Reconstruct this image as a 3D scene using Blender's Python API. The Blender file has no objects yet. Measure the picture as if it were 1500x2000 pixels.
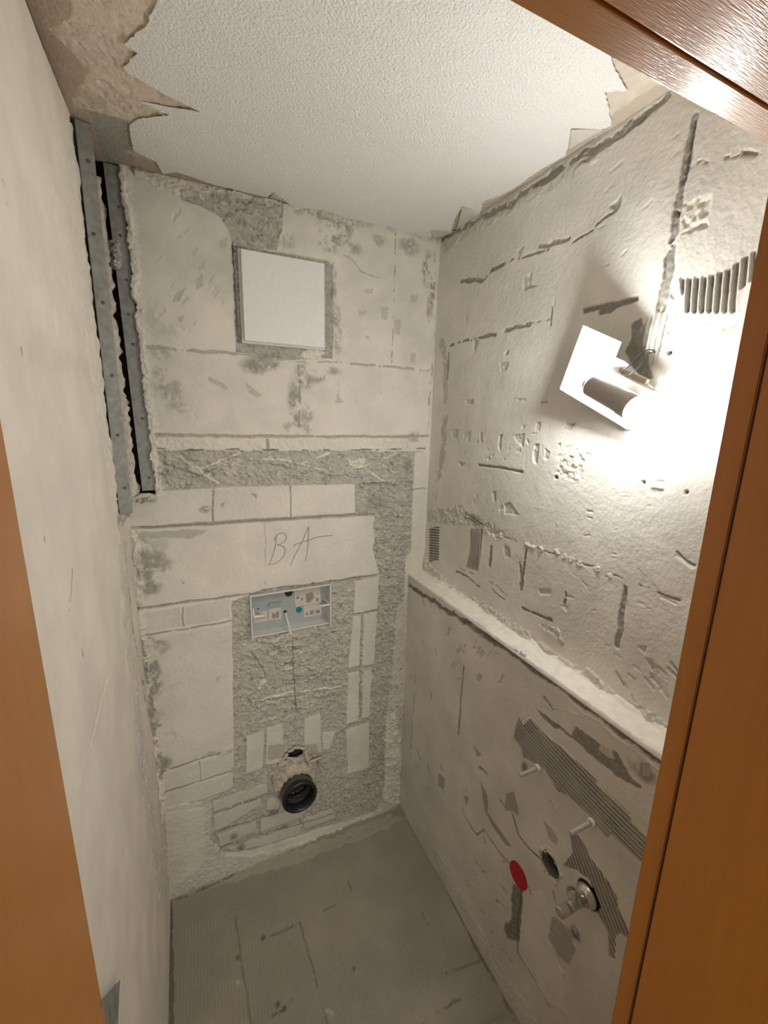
import bpy, bmesh, math, random
import numpy as np
from mathutils import Vector, Matrix

# ---------------------------------------------------------------- camera, world, lamps
S = bpy.context.scene
COL = S.collection
F, YAW, PITCH, ROLL, CZ = 828.3, -.4455, -.2276, .0271, 1.8732
def cam_axes():
    cy, sy, cp, sp, cr, sr = math.cos(YAW), math.sin(YAW), math.cos(PITCH), math.sin(PITCH), math.cos(ROLL), math.sin(ROLL)
    f = np.array([-sy*cp, cy*cp, sp]); rt = np.array([cy, sy, 0.]); up = np.cross(rt, f)
    return cr*rt+sr*up, -sr*rt+cr*up, f
CR, CU, CF = cam_axes()
CAM = np.array([0, 0, CZ])
cd = bpy.data.cameras.new('camera'); cam = bpy.data.objects.new('camera', cd); COL.objects.link(cam)
M = Matrix(((CR[0], CU[0], -CF[0], 0), (CR[1], CU[1], -CF[1], 0), (CR[2], CU[2], -CF[2], CZ), (0, 0, 0, 1)))
cam.matrix_world = M
cd.sensor_fit = 'HORIZONTAL'; cd.sensor_width = 36; cd.lens = 36*F/1500; cd.clip_start = .01
S.camera = cam

BULB_W = 28.0          # emission of the lit candle bulb
BULB2_W = 195.0        # the second, shorter bulb of the same lamp
HALL_FILL_W = 1.05          # strength of the fill light added behind the doorway
W = bpy.data.worlds.new('world'); S.world = W; W.use_nodes = True
bg = W.node_tree.nodes['Background']; bg.inputs[0].default_value = (1.0, .95, .88, 1); bg.inputs[1].default_value = .09
hl = bpy.data.lights.new('hallway_fill', 'AREA'); hl.energy = HALL_FILL_W; hl.size = .8; hl.color = (1, .92, .82)
ho = bpy.data.objects.new('hallway_fill', hl); COL.objects.link(ho)
ho.location = (.30, -1.15, 1.45); hl.spread = math.radians(75)  # unseen fill, aimed to brighten the lower back wall and floor
ho.rotation_euler = (Vector((.36, 1.45, .75))-Vector(ho.location)).to_track_quat('-Z', 'Y').to_euler()

S.view_settings.view_transform = 'Standard'; S.view_settings.look = 'None'
S.view_settings.gamma = 1; S.view_settings.use_curve_mapping = False
S.view_settings.exposure = 1.66
S.cycles.max_bounces = 10; S.cycles.diffuse_bounces = 6
S.cycles.sample_clamp_indirect = 6.0
S.cycles.use_denoising = True

# ---------------------------------------------------------------- room measures (metres)
A, B, BL, D, H, ZL = .1695, .9083, .8335, 1.4876, 2.5, 1.2146
Y0 = .27               # inner face of the front wall / door frame
def at(px, ax, val):
    d = CF+CR*(px[0]-750)/F-CU*(px[1]-1000)/F
    t = (val-CAM[ax])/d[ax]
    return CAM+d*t
def V3(px, ax, val): return Vector(at(px, ax, val))

# ---------------------------------------------------------------- helpers
def tag(o, label=None, cat=None, group=None, kind=None):
    if label: o['label'] = label
    if cat: o['category'] = cat
    if group: o['group'] = group
    if kind: o['kind'] = kind
    return o
def empty(name, loc, label, cat, group=None):
    o = bpy.data.objects.new(name, None); COL.objects.link(o); o.location = loc; o.empty_display_size = .03
    return tag(o, label, cat, group)
def link(name, bm, mat, parent=None, smooth=False, kind=None, label=None):
    me = bpy.data.meshes.new(name); bm.normal_update(); bm.to_mesh(me); bm.free()
    if smooth:
        for p in me.polygons: p.use_smooth = True
    me.materials.append(mat)
    o = bpy.data.objects.new(name, me); COL.objects.link(o)
    if parent is not None:
        o.parent = parent
        top = parent; off = Vector(parent.location)
        while top.parent: top = top.parent; off += Vector(top.location)
        # geometry is written in world coordinates: bring it to the parent's origin
        me.transform(Matrix.Translation(-off))
    if kind: o['kind'] = kind
    if label: o['label'] = label
    return o
def frame(d, ref=(0, 0, 1)):
    d = Vector(d).normalized(); r = Vector(ref)
    if abs(d.dot(r)) > .95: r = Vector((0, 1, 0))
    x = r.cross(d).normalized(); y = d.cross(x)
    return x, y, d
def lathe(bm, c, axis, prof, n=40, cap0=True, cap1=True, sx=1, ref=(0, 0, 1)):
    """prof: list of (distance along axis, radius)"""
    x, y, d = frame(axis, ref); c = Vector(c); rings = []
    for (t, r) in prof:
        rings.append([bm.verts.new(c+d*t+(x*math.cos(2*math.pi*k/n)*sx+y*math.sin(2*math.pi*k/n))*r) for k in range(n)])
    for a, b in zip(rings, rings[1:]):
        for k in range(n):
            bm.faces.new((a[k], a[(k+1) % n], b[(k+1) % n], b[k]))
    if cap0: bm.faces.new(list(reversed(rings[0])))
    if cap1: bm.faces.new(rings[-1])
    return bm
def tube(bm, pts, r, n=10, caps=True):
    pts = [Vector(p) for p in pts]; rings = []
    for i, p in enumerate(pts):
        d = (pts[min(i+1, len(pts)-1)]-pts[max(i-1, 0)]); x, y, _ = frame(d, (.3, .2, .9))
        rr = r[i] if isinstance(r, (list, tuple)) else r
        rings.append([bm.verts.new(p+(x*math.cos(2*math.pi*k/n)+y*math.sin(2*math.pi*k/n))*rr) for k in range(n)])
    for a, b in zip(rings, rings[1:]):
        for k in range(n): bm.faces.new((a[k], a[(k+1) % n], b[(k+1) % n], b[k]))
    if caps: bm.faces.new(list(reversed(rings[0]))); bm.faces.new(rings[-1])
    return bm
def smooth_path(pts, k=6):
    pts = [Vector(p) for p in pts]; out = []
    P = [pts[0]]+pts+[pts[-1]]
    for i in range(1, len(P)-2):
        for j in range(k):
            t = j/k; a, b, c, d = P[i-1], P[i], P[i+1], P[i+2]
            out.append(.5*((2*b)+(c-a)*t+(2*a-5*b+4*c-d)*t*t+(3*b-a-3*c+d)*t**3))
    out.append(pts[-1]); return out
def box(bm, c, X, Y, Z, sx, sy, sz, bev=0):
    """box centred at c with half axes X,Y,Z * sizes/2"""
    c = Vector(c); X, Y, Z = Vector(X).normalized(), Vector(Y).normalized(), Vector(Z).normalized()
    v = [bm.verts.new(c+X*(sx/2*i)+Y*(sy/2*j)+Z*(sz/2*k)) for i in (-1, 1) for j in (-1, 1) for k in (-1, 1)]
    fs = [bm.faces.new([v[i] for i in q]) for q in ((0, 1, 3, 2), (4, 6, 7, 5), (0, 4, 5, 1), (2, 3, 7, 6), (0, 2, 6, 4), (1, 5, 7, 3))]
    bmesh.ops.recalc_face_normals(bm, faces=fs)
    if bev:
        es = list({e for f in fs for e in f.edges})
        bmesh.ops.bevel(bm, geom=es, offset=bev, segments=2, affect='EDGES', profile=.6)
    return bm
def prism(bm, pts, n, t, bev=0):
    """polygon pts (3-D, coplanar) extruded along n by t"""
    n = Vector(n).normalized()*t
    a = [bm.verts.new(Vector(p)) for p in pts]; b = [bm.verts.new(Vector(p)+n) for p in pts]
    fs = [bm.faces.new(a), bm.faces.new(list(reversed(b)))]
    k = len(pts)
    for i in range(k): fs.append(bm.faces.new((a[i], b[i], b[(i+1) % k], a[(i+1) % k])))
    bmesh.ops.recalc_face_normals(bm, faces=fs)
    if bev:
        es = list({e for f in fs for e in f.edges})
        bmesh.ops.bevel(bm, geom=es, offset=bev, segments=2, affect='EDGES')
    return bm

# ---------------------------------------------------------------- materials
def mat(name, col, rough=.6, metal=0, noise=0, nscale=30, bump=0, bscale=200, spec=.5, emit=None, stretch=None):
    m = bpy.data.materials.new(name); m.use_nodes = True; nt = m.node_tree; p = nt.nodes['Principled BSDF']
    p.inputs['Roughness'].default_value = rough; p.inputs['Metallic'].default_value = metal
    p.inputs['Specular IOR Level'].default_value = spec
    tc = nt.nodes.new('ShaderNodeTexCoord'); mp = nt.nodes.new('ShaderNodeMapping')
    nt.links.new(tc.outputs['Object'], mp.inputs[0])
    if stretch: mp.inputs['Scale'].default_value = stretch
    n = nt.nodes.new('ShaderNodeTexNoise'); n.inputs['Scale'].default_value = nscale; n.inputs['Detail'].default_value = 5
    nt.links.new(mp.outputs[0], n.inputs[0])
    r = nt.nodes.new('ShaderNodeValToRGB')
    a = [max(0, c*(1-noise)) for c in col]; b = [min(1, c*(1+noise)) for c in col]
    r.color_ramp.elements[0].color = (*a, 1); r.color_ramp.elements[1].color = (*b, 1)
    r.color_ramp.elements[0].position = .3; r.color_ramp.elements[1].position = .7
    nt.links.new(n.outputs[0], r.inputs[0]); nt.links.new(r.outputs[0], p.inputs['Base Color'])
    if bump:
        n2 = nt.nodes.new('ShaderNodeTexNoise'); n2.inputs['Scale'].default_value = bscale; n2.inputs['Detail'].default_value = 3
        nt.links.new(mp.outputs[0], n2.inputs[0])
        bp = nt.nodes.new('ShaderNodeBump'); bp.inputs['Strength'].default_value = 1; bp.inputs['Distance'].default_value = bump
        nt.links.new(n2.outputs[0], bp.inputs['Height']); nt.links.new(bp.outputs[0], p.inputs['Normal'])
    if emit:
        p.inputs['Emission Color'].default_value = (*emit[0], 1); p.inputs['Emission Strength'].default_value = emit[1]
    return m

def wall_mat(name, base, grey, dark, white, tan=(.45, .30, .19), rough=.85, bump=.0006, bscale=260, mott=.07):
    """R = grey mortar, G = dark cracks, grooves and soot, B = fresh pale plaster, alpha-like 4th = tan, each painted over the base"""
    m = bpy.data.materials.new(name); m.use_nodes = True; nt = m.node_tree; L = nt.links.new
    p = nt.nodes['Principled BSDF']; p.inputs['Roughness'].default_value = rough; p.inputs['Specular IOR Level'].default_value = .25
    at_ = nt.nodes.new('ShaderNodeAttribute'); at_.attribute_name = 'mask'
    sp = nt.nodes.new('ShaderNodeSeparateColor'); L(at_.outputs['Color'], sp.inputs[0])
    tc = nt.nodes.new('ShaderNodeTexCoord')
    def noise(sc, det=4):
        n = nt.nodes.new('ShaderNodeTexNoise'); n.inputs['Scale'].default_value = sc; n.inputs['Detail'].default_value = det
        L(tc.outputs['Object'], n.inputs[0]); return n.outputs[0]
    def mix(f, a, b, mode='MIX'):
        x = nt.nodes.new('ShaderNodeMix'); x.data_type = 'RGBA'; x.blend_type = mode
        for i, v in ((0, f), (6, a), (7, b)):
            if isinstance(v, (tuple, float, int)): x.inputs[i].default_value = (*v, 1) if isinstance(v, tuple) else v
            else: L(v, x.inputs[i])
        return x.outputs[2]
    def ramp(src, lo, hi, c0, c1):
        r = nt.nodes.new('ShaderNodeValToRGB'); e = r.color_ramp.elements
        e[0].position = lo; e[1].position = hi; e[0].color = (*c0, 1); e[1].color = (*c1, 1); L(src, r.inputs[0]); return r.outputs[0]
    sh = lambda c, k: tuple(min(1, x*k) for x in c)
    n1 = noise(7); n2 = noise(45); n3 = noise(160)
    cb = ramp(n1, .35, .65, sh(base, 1-mott), sh(base, 1+mott))
    cg = ramp(n3, .3, .7, sh(grey, .80), sh(grey, 1.2))
    c = mix(sp.outputs[0], cb, cg)
    c = mix(at_.outputs['Alpha'], c, ramp(n2, .3, .7, sh(tan, .9), sh(tan, 1.1)))
    c = mix(sp.outputs[2], c, ramp(n2, .3, .7, sh(white, .92), sh(white, 1.05)))
    c = mix(sp.outputs[1], c, dark)
    c = mix(.25, c, ramp(n2, .3, .7, (.86, .86, .85), (1, 1, 1)), 'MULTIPLY')
    L(c, p.inputs['Base Color'])
    b = nt.nodes.new('ShaderNodeBump'); b.inputs['Distance'].default_value = bump; b.inputs['Strength'].default_value = 1
    mx = nt.nodes.new('ShaderNodeMath'); mx.operation = 'ADD'
    L(noise(bscale, 3), mx.inputs[0]); L(noise(bscale*.35, 3), mx.inputs[1])
    L(mx.outputs[0], b.inputs['Height']); L(b.outputs[0], p.inputs['Normal'])
    return m

CREAM = (.76, .73, .66); GREY = (.42, .41, .355); DARK = (.10, .09, .075); PALE = (.86, .82, .72)
M_block = wall_mat('aerated_block', CREAM, GREY, DARK, PALE)
M_right = wall_mat('skimmed_plaster', (.76, .735, .68), (.34, .33, .28), DARK, PALE, bump=.0012, bscale=110)
M_left = wall_mat('smooth_plaster', (.81, .755, .67), (.38, .37, .33), DARK, (.86, .82, .73), bump=.0003)
M_floor = wall_mat('floor_screed', (.38, .345, .28), (.28, .26, .22), DARK, (.62, .58, .50), bump=.0004)
M_ceil = wall_mat('bare_ceiling', (.50, .40, .31), (.40, .385, .33), DARK, (.72, .67, .58), tan=(.74, .645, .53), bump=.0022, bscale=170)
M_paper = mat('woodchip_wallpaper', (.88, .875, .85), .75, noise=.01, nscale=20, bump=.0048, bscale=190)
M_wood = mat('orange_veneer', (.44, .170, .024), .30, noise=.05, nscale=14, stretch=(9, 9, .7), bump=.00005, bscale=60)
M_wood2 = mat('orange_veneer_lintel', (.44, .170, .024), .20, spec=.9, noise=.05, nscale=14, stretch=(.7, 9, 9), bump=.0002, bscale=120)
M_seal = mat('dark_seal', (.07, .03, .012), .6)
M_white = mat('white_plastic', (.84, .84, .83), .35, noise=.02, nscale=60, bump=.00006, bscale=150)
M_whitef = mat('white_frame_plastic', (.70, .69, .66), .4, noise=.03)
M_steel = mat('galvanised_steel', (.30, .305, .29), .55, metal=.35, noise=.22, nscale=60)
M_chrome = mat('chrome', (.66, .65, .62), .26, metal=1, noise=.05)
M_zinc = mat('zinc_screw', (.58, .58, .54), .35, metal=.45, noise=.1)
M_screw = mat('dull_screw', (.13, .125, .11), .5, metal=.2, noise=.1)
M_nylon = mat('nylon', (.82, .80, .74), .4, noise=.03)
M_black = mat('black_plastic', (.018, .019, .020), .35, noise=.1)
M_greyp = mat('grey_pipe', (.10, .105, .105), .42, noise=.15, nscale=60)
M_bluegrey = mat('blue_grey_plate', (.36, .405, .405), .45, noise=.04)
M_sticker = mat('pale_sticker', (.60, .56, .50), .5, noise=.05)
M_ink = mat('sticker_ink', (.30, .27, .24), .6, noise=.2, nscale=120)
M_teal = mat('teal_dot', (.0, .22, .26), .4)
M_red = mat('red_cap', (.52, .0, .012), .5, noise=.03)
M_pencil = mat('pencil', (.20, .185, .16), .7, noise=.3, nscale=150)
M_rubble = mat('broken_plaster', (.74, .69, .60), .9, noise=.18, nscale=60, bump=.003, bscale=90)
M_rubgrey = mat('grey_rubble', (.48, .45, .40), .9, noise=.3, nscale=70, bump=.003, bscale=90)
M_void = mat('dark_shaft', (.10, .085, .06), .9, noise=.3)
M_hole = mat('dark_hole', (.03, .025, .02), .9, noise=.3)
M_block2 = mat('pale_terminal', (.60, .56, .49), .5, noise=.06)
M_holder = mat('grey_holder', (.42, .395, .36), .4, noise=.05)
M_sheet = mat('white_sheet_metal', (.90, .91, .91), .30, noise=.02)
M_wire = mat('wire_black', (.05, .05, .08), .5)
M_putty = mat('cream_foam', (.56, .50, .40), .85, noise=.15, nscale=80, bump=.002, bscale=140)
M_bulb = mat('lit_bulb', (1, 1, 1), .2, emit=((1, .995, .97), BULB_W))

M_bulb2 = mat('lit_short_bulb', (1, 1, 1), .2, emit=((1, .995, .97), BULB2_W))

# ---------------------------------------------------------------- noise and relief painter
def vnoise(u, v, s, seed):
    r = np.random.RandomState(seed); n = 128; L_ = r.rand(n, n)
    x = u/s+37.3; y = v/s+11.7; xi = np.floor(x).astype(int); yi = np.floor(y).astype(int)
    fx = x-xi; fy = y-yi; fx = fx*fx*(3-2*fx); fy = fy*fy*(3-2*fy)
    a = L_[xi % n, yi % n]; b = L_[(xi+1) % n, yi % n]; c = L_[xi % n, (yi+1) % n]; d = L_[(xi+1) % n, (yi+1) % n]
    return ((a*(1-fx)+b*fx)*(1-fy)+(c*(1-fx)+d*fx)*fy)*2-1
def fbm(u, v, s, seed, o=4):
    t = 0; a = 1; w = 0
    for i in range(o): t = t+a*vnoise(u, v, s/2**i, seed+i); w += a; a *= .55
    return t/w*1.4
def sstep(x): x = np.clip(x, 0, 1); return x*x*(3-2*x)

class Wall:
    """a plastered surface as a fine relief grid; features are placed in wall coordinates u,v (metres)"""
    def __init__(s, ax, val, sgn, u0, u1, v0, v1, step, seed):
        s.ax, s.val, s.sgn = ax, val, sgn          # normal axis, plane position, direction of the relief into the room
        s.ua, s.va = [(1, 2), (0, 2), (0, 1)][ax]
        s.nu = int((u1-u0)/step)+1; s.nv = int((v1-v0)/step)+1
        s.u = np.linspace(u0, u1, s.nu); s.v = np.linspace(v0, v1, s.nv)
        s.U, s.V = np.meshgrid(s.u, s.v, indexing='ij'); s.step = step
        s.h = np.zeros_like(s.U); z = np.zeros_like(s.U)
        s.c = [z.copy(), z.copy(), z.copy(), z.copy()]
        s.w1 = fbm(s.U, s.V, .03, seed, 4); s.w2 = fbm(s.U, s.V, .03, seed+9, 4)
        s.fine = fbm(s.U, s.V, .010, seed+20, 3); s.mid = fbm(s.U, s.V, .04, seed+30, 4); s.big = fbm(s.U, s.V, .22, seed+40, 4)
        s.rid = 1-np.abs(fbm(s.U*.45, s.V+.3*s.U, .024, seed+60, 4))*2.2
        s.keep = np.ones_like(s.U, bool)
    def uv(s, px):
        P = at(px, s.ax, s.val); return np.array([P[s.ua], P[s.va]])
    def pts(s, L_, world=False): return np.array(L_, float) if world else np.array([s.uv(p) for p in L_])
    def win(s, P, pad):
        i0 = max(0, np.searchsorted(s.u, P[:, 0].min()-pad)); i1 = np.searchsorted(s.u, P[:, 0].max()+pad)
        j0 = max(0, np.searchsorted(s.v, P[:, 1].min()-pad)); j1 = np.searchsorted(s.v, P[:, 1].max()+pad)
        return slice(i0, i1), slice(j0, j1)
    def _segd(s, x, y, P, closed):
        d = np.full(x.shape, 1e9); inside = np.zeros(x.shape, bool); n = len(P)
        for i in range(n if closed else n-1):
            a = P[i]; b = P[(i+1) % n]; e = b-a; L2 = max(e@e, 1e-12)
            t = np.clip(((x-a[0])*e[0]+(y-a[1])*e[1])/L2, 0, 1)
            d = np.minimum(d, (x-a[0]-t*e[0])**2+(y-a[1]-t*e[1])**2)
            if closed:
                c = ((a[1] > y) != (b[1] > y)) & (x < (b[0]-a[0])*(y-a[1])/(b[1]-a[1]+1e-12)+a[0]); inside ^= c
        d = np.sqrt(d); return np.where(inside, -d, d) if closed else d
    def apply(s, sl, m, g=None, k=None, w=None, t=None, h=0, hn=0, seth=None):
        for ch, val in zip(s.c, (g, k, w, t)):
            if val is not None: ch[sl] = ch[sl]*(1-m)+val*m
        if seth is not None: s.h[sl] = s.h[sl]*(1-m)+seth*m
        s.h[sl] += m*(h+hn*(.55*s.mid[sl]+.45*s.fine[sl]))
    def poly(s, L_, soft=.002, rag=.003, world=False, br=0, **kw):
        P = s.pts(L_, world); sl = s.win(P, .03+soft)
        if s.U[sl].size == 0: return
        d = s._segd(s.U[sl]+s.w1[sl]*rag, s.V[sl]+s.w2[sl]*rag, P, True)
        m = sstep(.5-d/(2*soft))
        if br: m = m*sstep((s.mid[sl]+br)*3)       # broken coverage
        s.apply(sl, m, **kw); return sl, m
    def line(s, L_, wd, soft=.0012, rag=.003, world=False, br=None, **kw):
        P = s.pts(L_, world); sl = s.win(P, .03+wd+soft)
        if s.U[sl].size == 0: return
        d = s._segd(s.U[sl]+s.w1[sl]*rag, s.V[sl]+s.w2[sl]*rag, P, False)-wd/2*(1+.5*s.mid[sl])
        m = sstep(.5-d/(2*soft))
        if br is not None: m = m*sstep((s.mid[sl]+s.fine[sl]*.5+br)*4)
        s.apply(sl, m, **kw)
    def comb(s, L_, d, pitch=.006, g=.9, amp=.0016, rag=.002, world=False, bend=0, base=-.001, k=0):
        P = s.pts(L_, world); sl = s.win(P, .03)
        if s.U[sl].size == 0: return
        dd = s.pts(d, world); e = dd[1]-dd[0]; e = e/np.linalg.norm(e); nrm = np.array([-e[1], e[0]])
        x, y = s.U[sl], s.V[sl]
        dist = s._segd(x+s.w1[sl]*rag, y+s.w2[sl]*rag, P, True)
        m = sstep(.5-dist/.003)
        ph = (x*nrm[0]+y*nrm[1])+bend*(x*e[0]+y*e[1]-P.mean(0)@e)**2+s.mid[sl]*.0012
        wv = .5+.5*np.sin(ph/pitch*2*math.pi)
        mm = m*(.70+.30*wv)
        s.apply(sl, m, h=base)
        s.h[sl] += m*amp*1.3*(wv-.5)*2
        s.c[0][sl] = s.c[0][sl]*(1-mm)+g*mm*(.55+.45*(1-wv)); 
        if k: s.c[1][sl] = np.maximum(s.c[1][sl], m*min(.85, k*2.4)*(1-wv)**1.3*(.75+.5*s.mid[sl]))
    def smudge(s, c, r, g=.5, ry=None, k=None, thr=0, world=False):
        C = np.array(c, float) if world else s.uv(c); ry = ry or r
        sl = s.win(np.array([C-[r*1.6, ry*1.6], C+[r*1.6, ry*1.6]]), 0)
        if s.U[sl].size == 0: return
        q = ((s.U[sl]-C[0])/r)**2+((s.V[sl]-C[1])/ry)**2
        m = np.exp(-q*q*.8)*sstep((.9*s.mid[sl]+.5*s.fine[sl]+.75-thr)); g = min(1, g*1.35)
        s.c[0][sl] = np.maximum(s.c[0][sl], m*g); s.c[1][sl] = np.maximum(s.c[1][sl], m*max(0, g-.45)*.55*sstep(s.fine[sl]+s.mid[sl]*.6+.35))
        if k: s.c[1][sl] = np.maximum(s.c[1][sl], m*k)
    def chips(s, L_, n, seed, smin=.006, smax=.02, g=.25, depth=.0025, world=False, asp=2.2, ang=None):
        P = s.pts(L_, world); r = random.Random(seed); tries = 0; done = 0
        while done < n and tries < n*20:
            tries += 1
            x = r.uniform(P[:, 0].min(), P[:, 0].max()); y = r.uniform(P[:, 1].min(), P[:, 1].max())
            if s._segd(np.array([x]), np.array([y]), P, True)[0] > 0: continue
            done += 1; a = r.uniform(0, math.pi) if ang is None else ang+r.gauss(0, .25)
            L1 = r.uniform(smin, smax); L2 = L1/asp*r.uniform(.6, 1.4)
            q = [(x+math.cos(a)*L1*c-math.sin(a)*L2*e, y+math.sin(a)*L1*c+math.cos(a)*L2*e) for c, e in ((-.5, -.4), (.5, -.5), (.6, .4), (-.4, .5))]
            s.poly(q, world=True, soft=.0012, rag=.004, g=g*r.uniform(.3, 1.5), h=-depth*r.uniform(.5, 1.2), hn=depth*.5)
    def build(s, name, material, skirt=.02, hole=None, parent=None):
        nu, nv = s.nu, s.nv
        co = np.zeros((nu, nv, 3)); co[..., s.ua] = s.U; co[..., s.va] = s.V; co[..., s.ax] = s.val+s.sgn*s.h
        kf = s.keep[:-1, :-1] & s.keep[1:, :-1] & s.keep[:-1, 1:] & s.keep[1:, 1:]
        idx = np.arange(nu*nv).reshape(nu, nv)
        a, b, c, d = idx[:-1, :-1], idx[1:, :-1], idx[1:, 1:], idx[:-1, 1:]
        F_ = np.stack([a, b, c, d], -1)[kf]
        # boundary skirts give the skin its thickness
        e = []
        pad = np.pad(kf, 1)
        L_, R_, Dn, Up = pad[:-2, 1:-1], pad[2:, 1:-1], pad[1:-1, :-2], pad[1:-1, 2:]
        for nb, p, q in ((L_, d, a), (R_, b, c), (Dn, a, b), (Up, c, d)):
            mk = kf & ~nb; e.append(np.stack([p[mk], q[mk]], -1))
        e = np.concatenate(e); n0 = nu*nv
        back = co.reshape(-1, 3).copy(); back[:, s.ax] = s.val-s.sgn*skirt
        uq, inv = np.unique(e, return_inverse=True); inv = inv.reshape(e.shape)
        vv = np.concatenate([co.reshape(-1, 3), back[uq]])
        SK = np.stack([e[:, 1], e[:, 0], n0+inv[:, 0], n0+inv[:, 1]], -1)
        allF = np.concatenate([F_, SK])
        flip = (s.ax == 0 and s.sgn < 0) or (s.ax == 1 and s.sgn > 0) or (s.ax == 2 and s.sgn < 0)
        if flip: allF = allF[:, ::-1]
        used = np.zeros(len(vv), bool); used[allF.ravel()] = True; remap = np.cumsum(used)-1
        allF = remap[allF]; cc = np.stack([x.reshape(-1) for x in s.c], -1); cc = np.concatenate([cc, cc[uq]])
        cc[n0:, 0] = .25; cc[n0:, 2] = .5
        vv = vv[used]; cc = cc[used]
        me = bpy.data.meshes.new(name)
        me.vertices.add(len(vv)); me.vertices.foreach_set('co', vv.astype(np.float32).ravel())
        me.loops.add(allF.size); me.loops.foreach_set('vertex_index', allF.astype(np.int32).ravel())
        me.polygons.add(len(allF)); me.polygons.foreach_set('loop_start', np.arange(0, allF.size, 4, dtype=np.int32))
        me.polygons.foreach_set('loop_total', np.full(len(allF), 4, np.int32))
        me.polygons.foreach_set('use_smooth', np.ones(len(allF), bool))
        me.update(calc_edges=True)
        at_ = me.attributes.new('mask', 'FLOAT_COLOR', 'POINT'); at_.data.foreach_set('color', np.clip(cc, 0, 1).astype(np.float32).ravel())
        me.materials.append(material); me.validate()
        o = bpy.data.objects.new(name, me); COL.objects.link(o); o['kind'] = 'structure'
        if parent: o.parent = parent
        return o

exec_order = []
# ================================================================ SETTING
ZR = 1.60              # sill of the opened shaft in the corner
# ---------------------------------------------------------------- back wall
w = Wall(1, D, -1, -A-.004, B+.01, 0, H, .0022, 100)
w.h += .0012*w.big+.0004*w.mid
w.c[0] += np.clip(.06+.30*w.big+.12*w.mid, 0, .4)
R0 = dict(g=.92, soft=.0015)
def rough(p, g=.9, h=-.003, hn=.0032, **k):
    sl, m = w.poly(p, g=g, h=h, hn=hn, **k)
    w.h[sl] += m*(.0013*w.fine[sl]-.0042*sstep(w.rid[sl]*1.6-.5)+.0035*w.w2[sl])
    w.c[1][sl] = np.maximum(w.c[1][sl], m*.55*sstep((w.rid[sl]-.86)*9)*sstep(w.mid[sl]*2+.6))
    w.c[0][sl] *= 1-m*.28*sstep(w.fine[sl]*1.3+.25*w.mid[sl])
    w.c[2][sl] = np.maximum(w.c[2][sl], m*.75*sstep((w.fine[sl]*.7+w.w2[sl]*.6-.78)*6))
    w.c[1][sl] = np.maximum(w.c[1][sl], m*.5*sstep((w.w1[sl]-w.fine[sl]*.6-.75)*6))
# zone around the ceiling and the access panel
w.poly([(265, 318), (560, 388), (862, 460), (862, 480), (560, 405), (420, 372), (355, 385), (265, 345)], g=.35, w=.35, h=.002, hn=.006, rag=.012)
rough([(352, 368), (420, 376), (553, 398), (549, 450), (540, 488), (470, 482), (456, 500), (452, 462), (430, 425), (395, 402), (352, 390)])
rough([(452, 478), (470, 480), (640, 508), (650, 520), (650, 700), (560, 702), (460, 688), (456, 600)], h=-.002, hn=.002)
w.line([(455, 470), (458, 560), (466, 668)], .004, g=.5, k=.7, h=-.005, br=.4)
w.poly([(600, 680), (640, 688), (620, 702), (585, 695)], w=.7, g=.2, h=.003, hn=.004, rag=.008)
# courses of large blocks
w.line([(285, 678), (380, 686), (455, 690)], .009, g=.85, h=-.0025, hn=.003, br=.5)
w.line([(455, 690), (585, 706), (660, 708)], .005, g=.5, k=.2, h=-.002, hn=.002, br=.4)
w.line([(660, 708), (760, 716), (838, 724)], .007, g=.85, h=-.003, hn=.003, br=.35)
w.line([(773, 455), (770, 560), (768, 640), (765, 712)], .0028, g=.5, k=.55, h=-.003, br=.25, rag=.002)
w.line([(641, 425), (641, 510)], .004, g=.6, k=.3, h=-.002, br=.3)
w.line([(645, 510), (637, 600), (636, 690)], .005, g=.6, k=.35, w=.2, h=-.002, br=.2)
w.line([(583, 712), (585, 780), (583, 848)], .0045, g=.7, k=.45, h=-.0025, br=.6)
w.line([(672, 498), (690, 508), (705, 530), (728, 540), (742, 542)], .0022, k=.6, g=.4, h=-.001, rag=.003)
for c, r, ry, g in (((655, 450), .035, .05, .95), ((628, 440), .02, .07, .7), ((690, 440), .02, .02, .6), ((655, 610), .018, .05, .95), ((660, 665), .015, .05, .6),
                    ((575, 790), .022, .075, .95), ((600, 820), .025, .05, .6), ((610, 735), .05, .02, .85), ((650, 725), .03, .015, .6), ((500, 715), .045, .025, .85),
                    ((520, 700), .05, .02, .7), ((835, 530), .02, .06, .75), ((840, 600), .015, .05, .6), ((650, 530), .014, .03, .5), ((810, 855), .03, .02, .8), ((330, 760), .04, .04, .6),
                    ((345, 795), .03, .02, .5), ((312, 690), .03, .02, .5), ((310, 735), .03, .03, .45), ((300, 620), .03, .03, .3), ((320, 640), .06, .03, .3), ((575, 835), .04, .02, .6)):
    w.smudge(c, r, g, ry)
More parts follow.
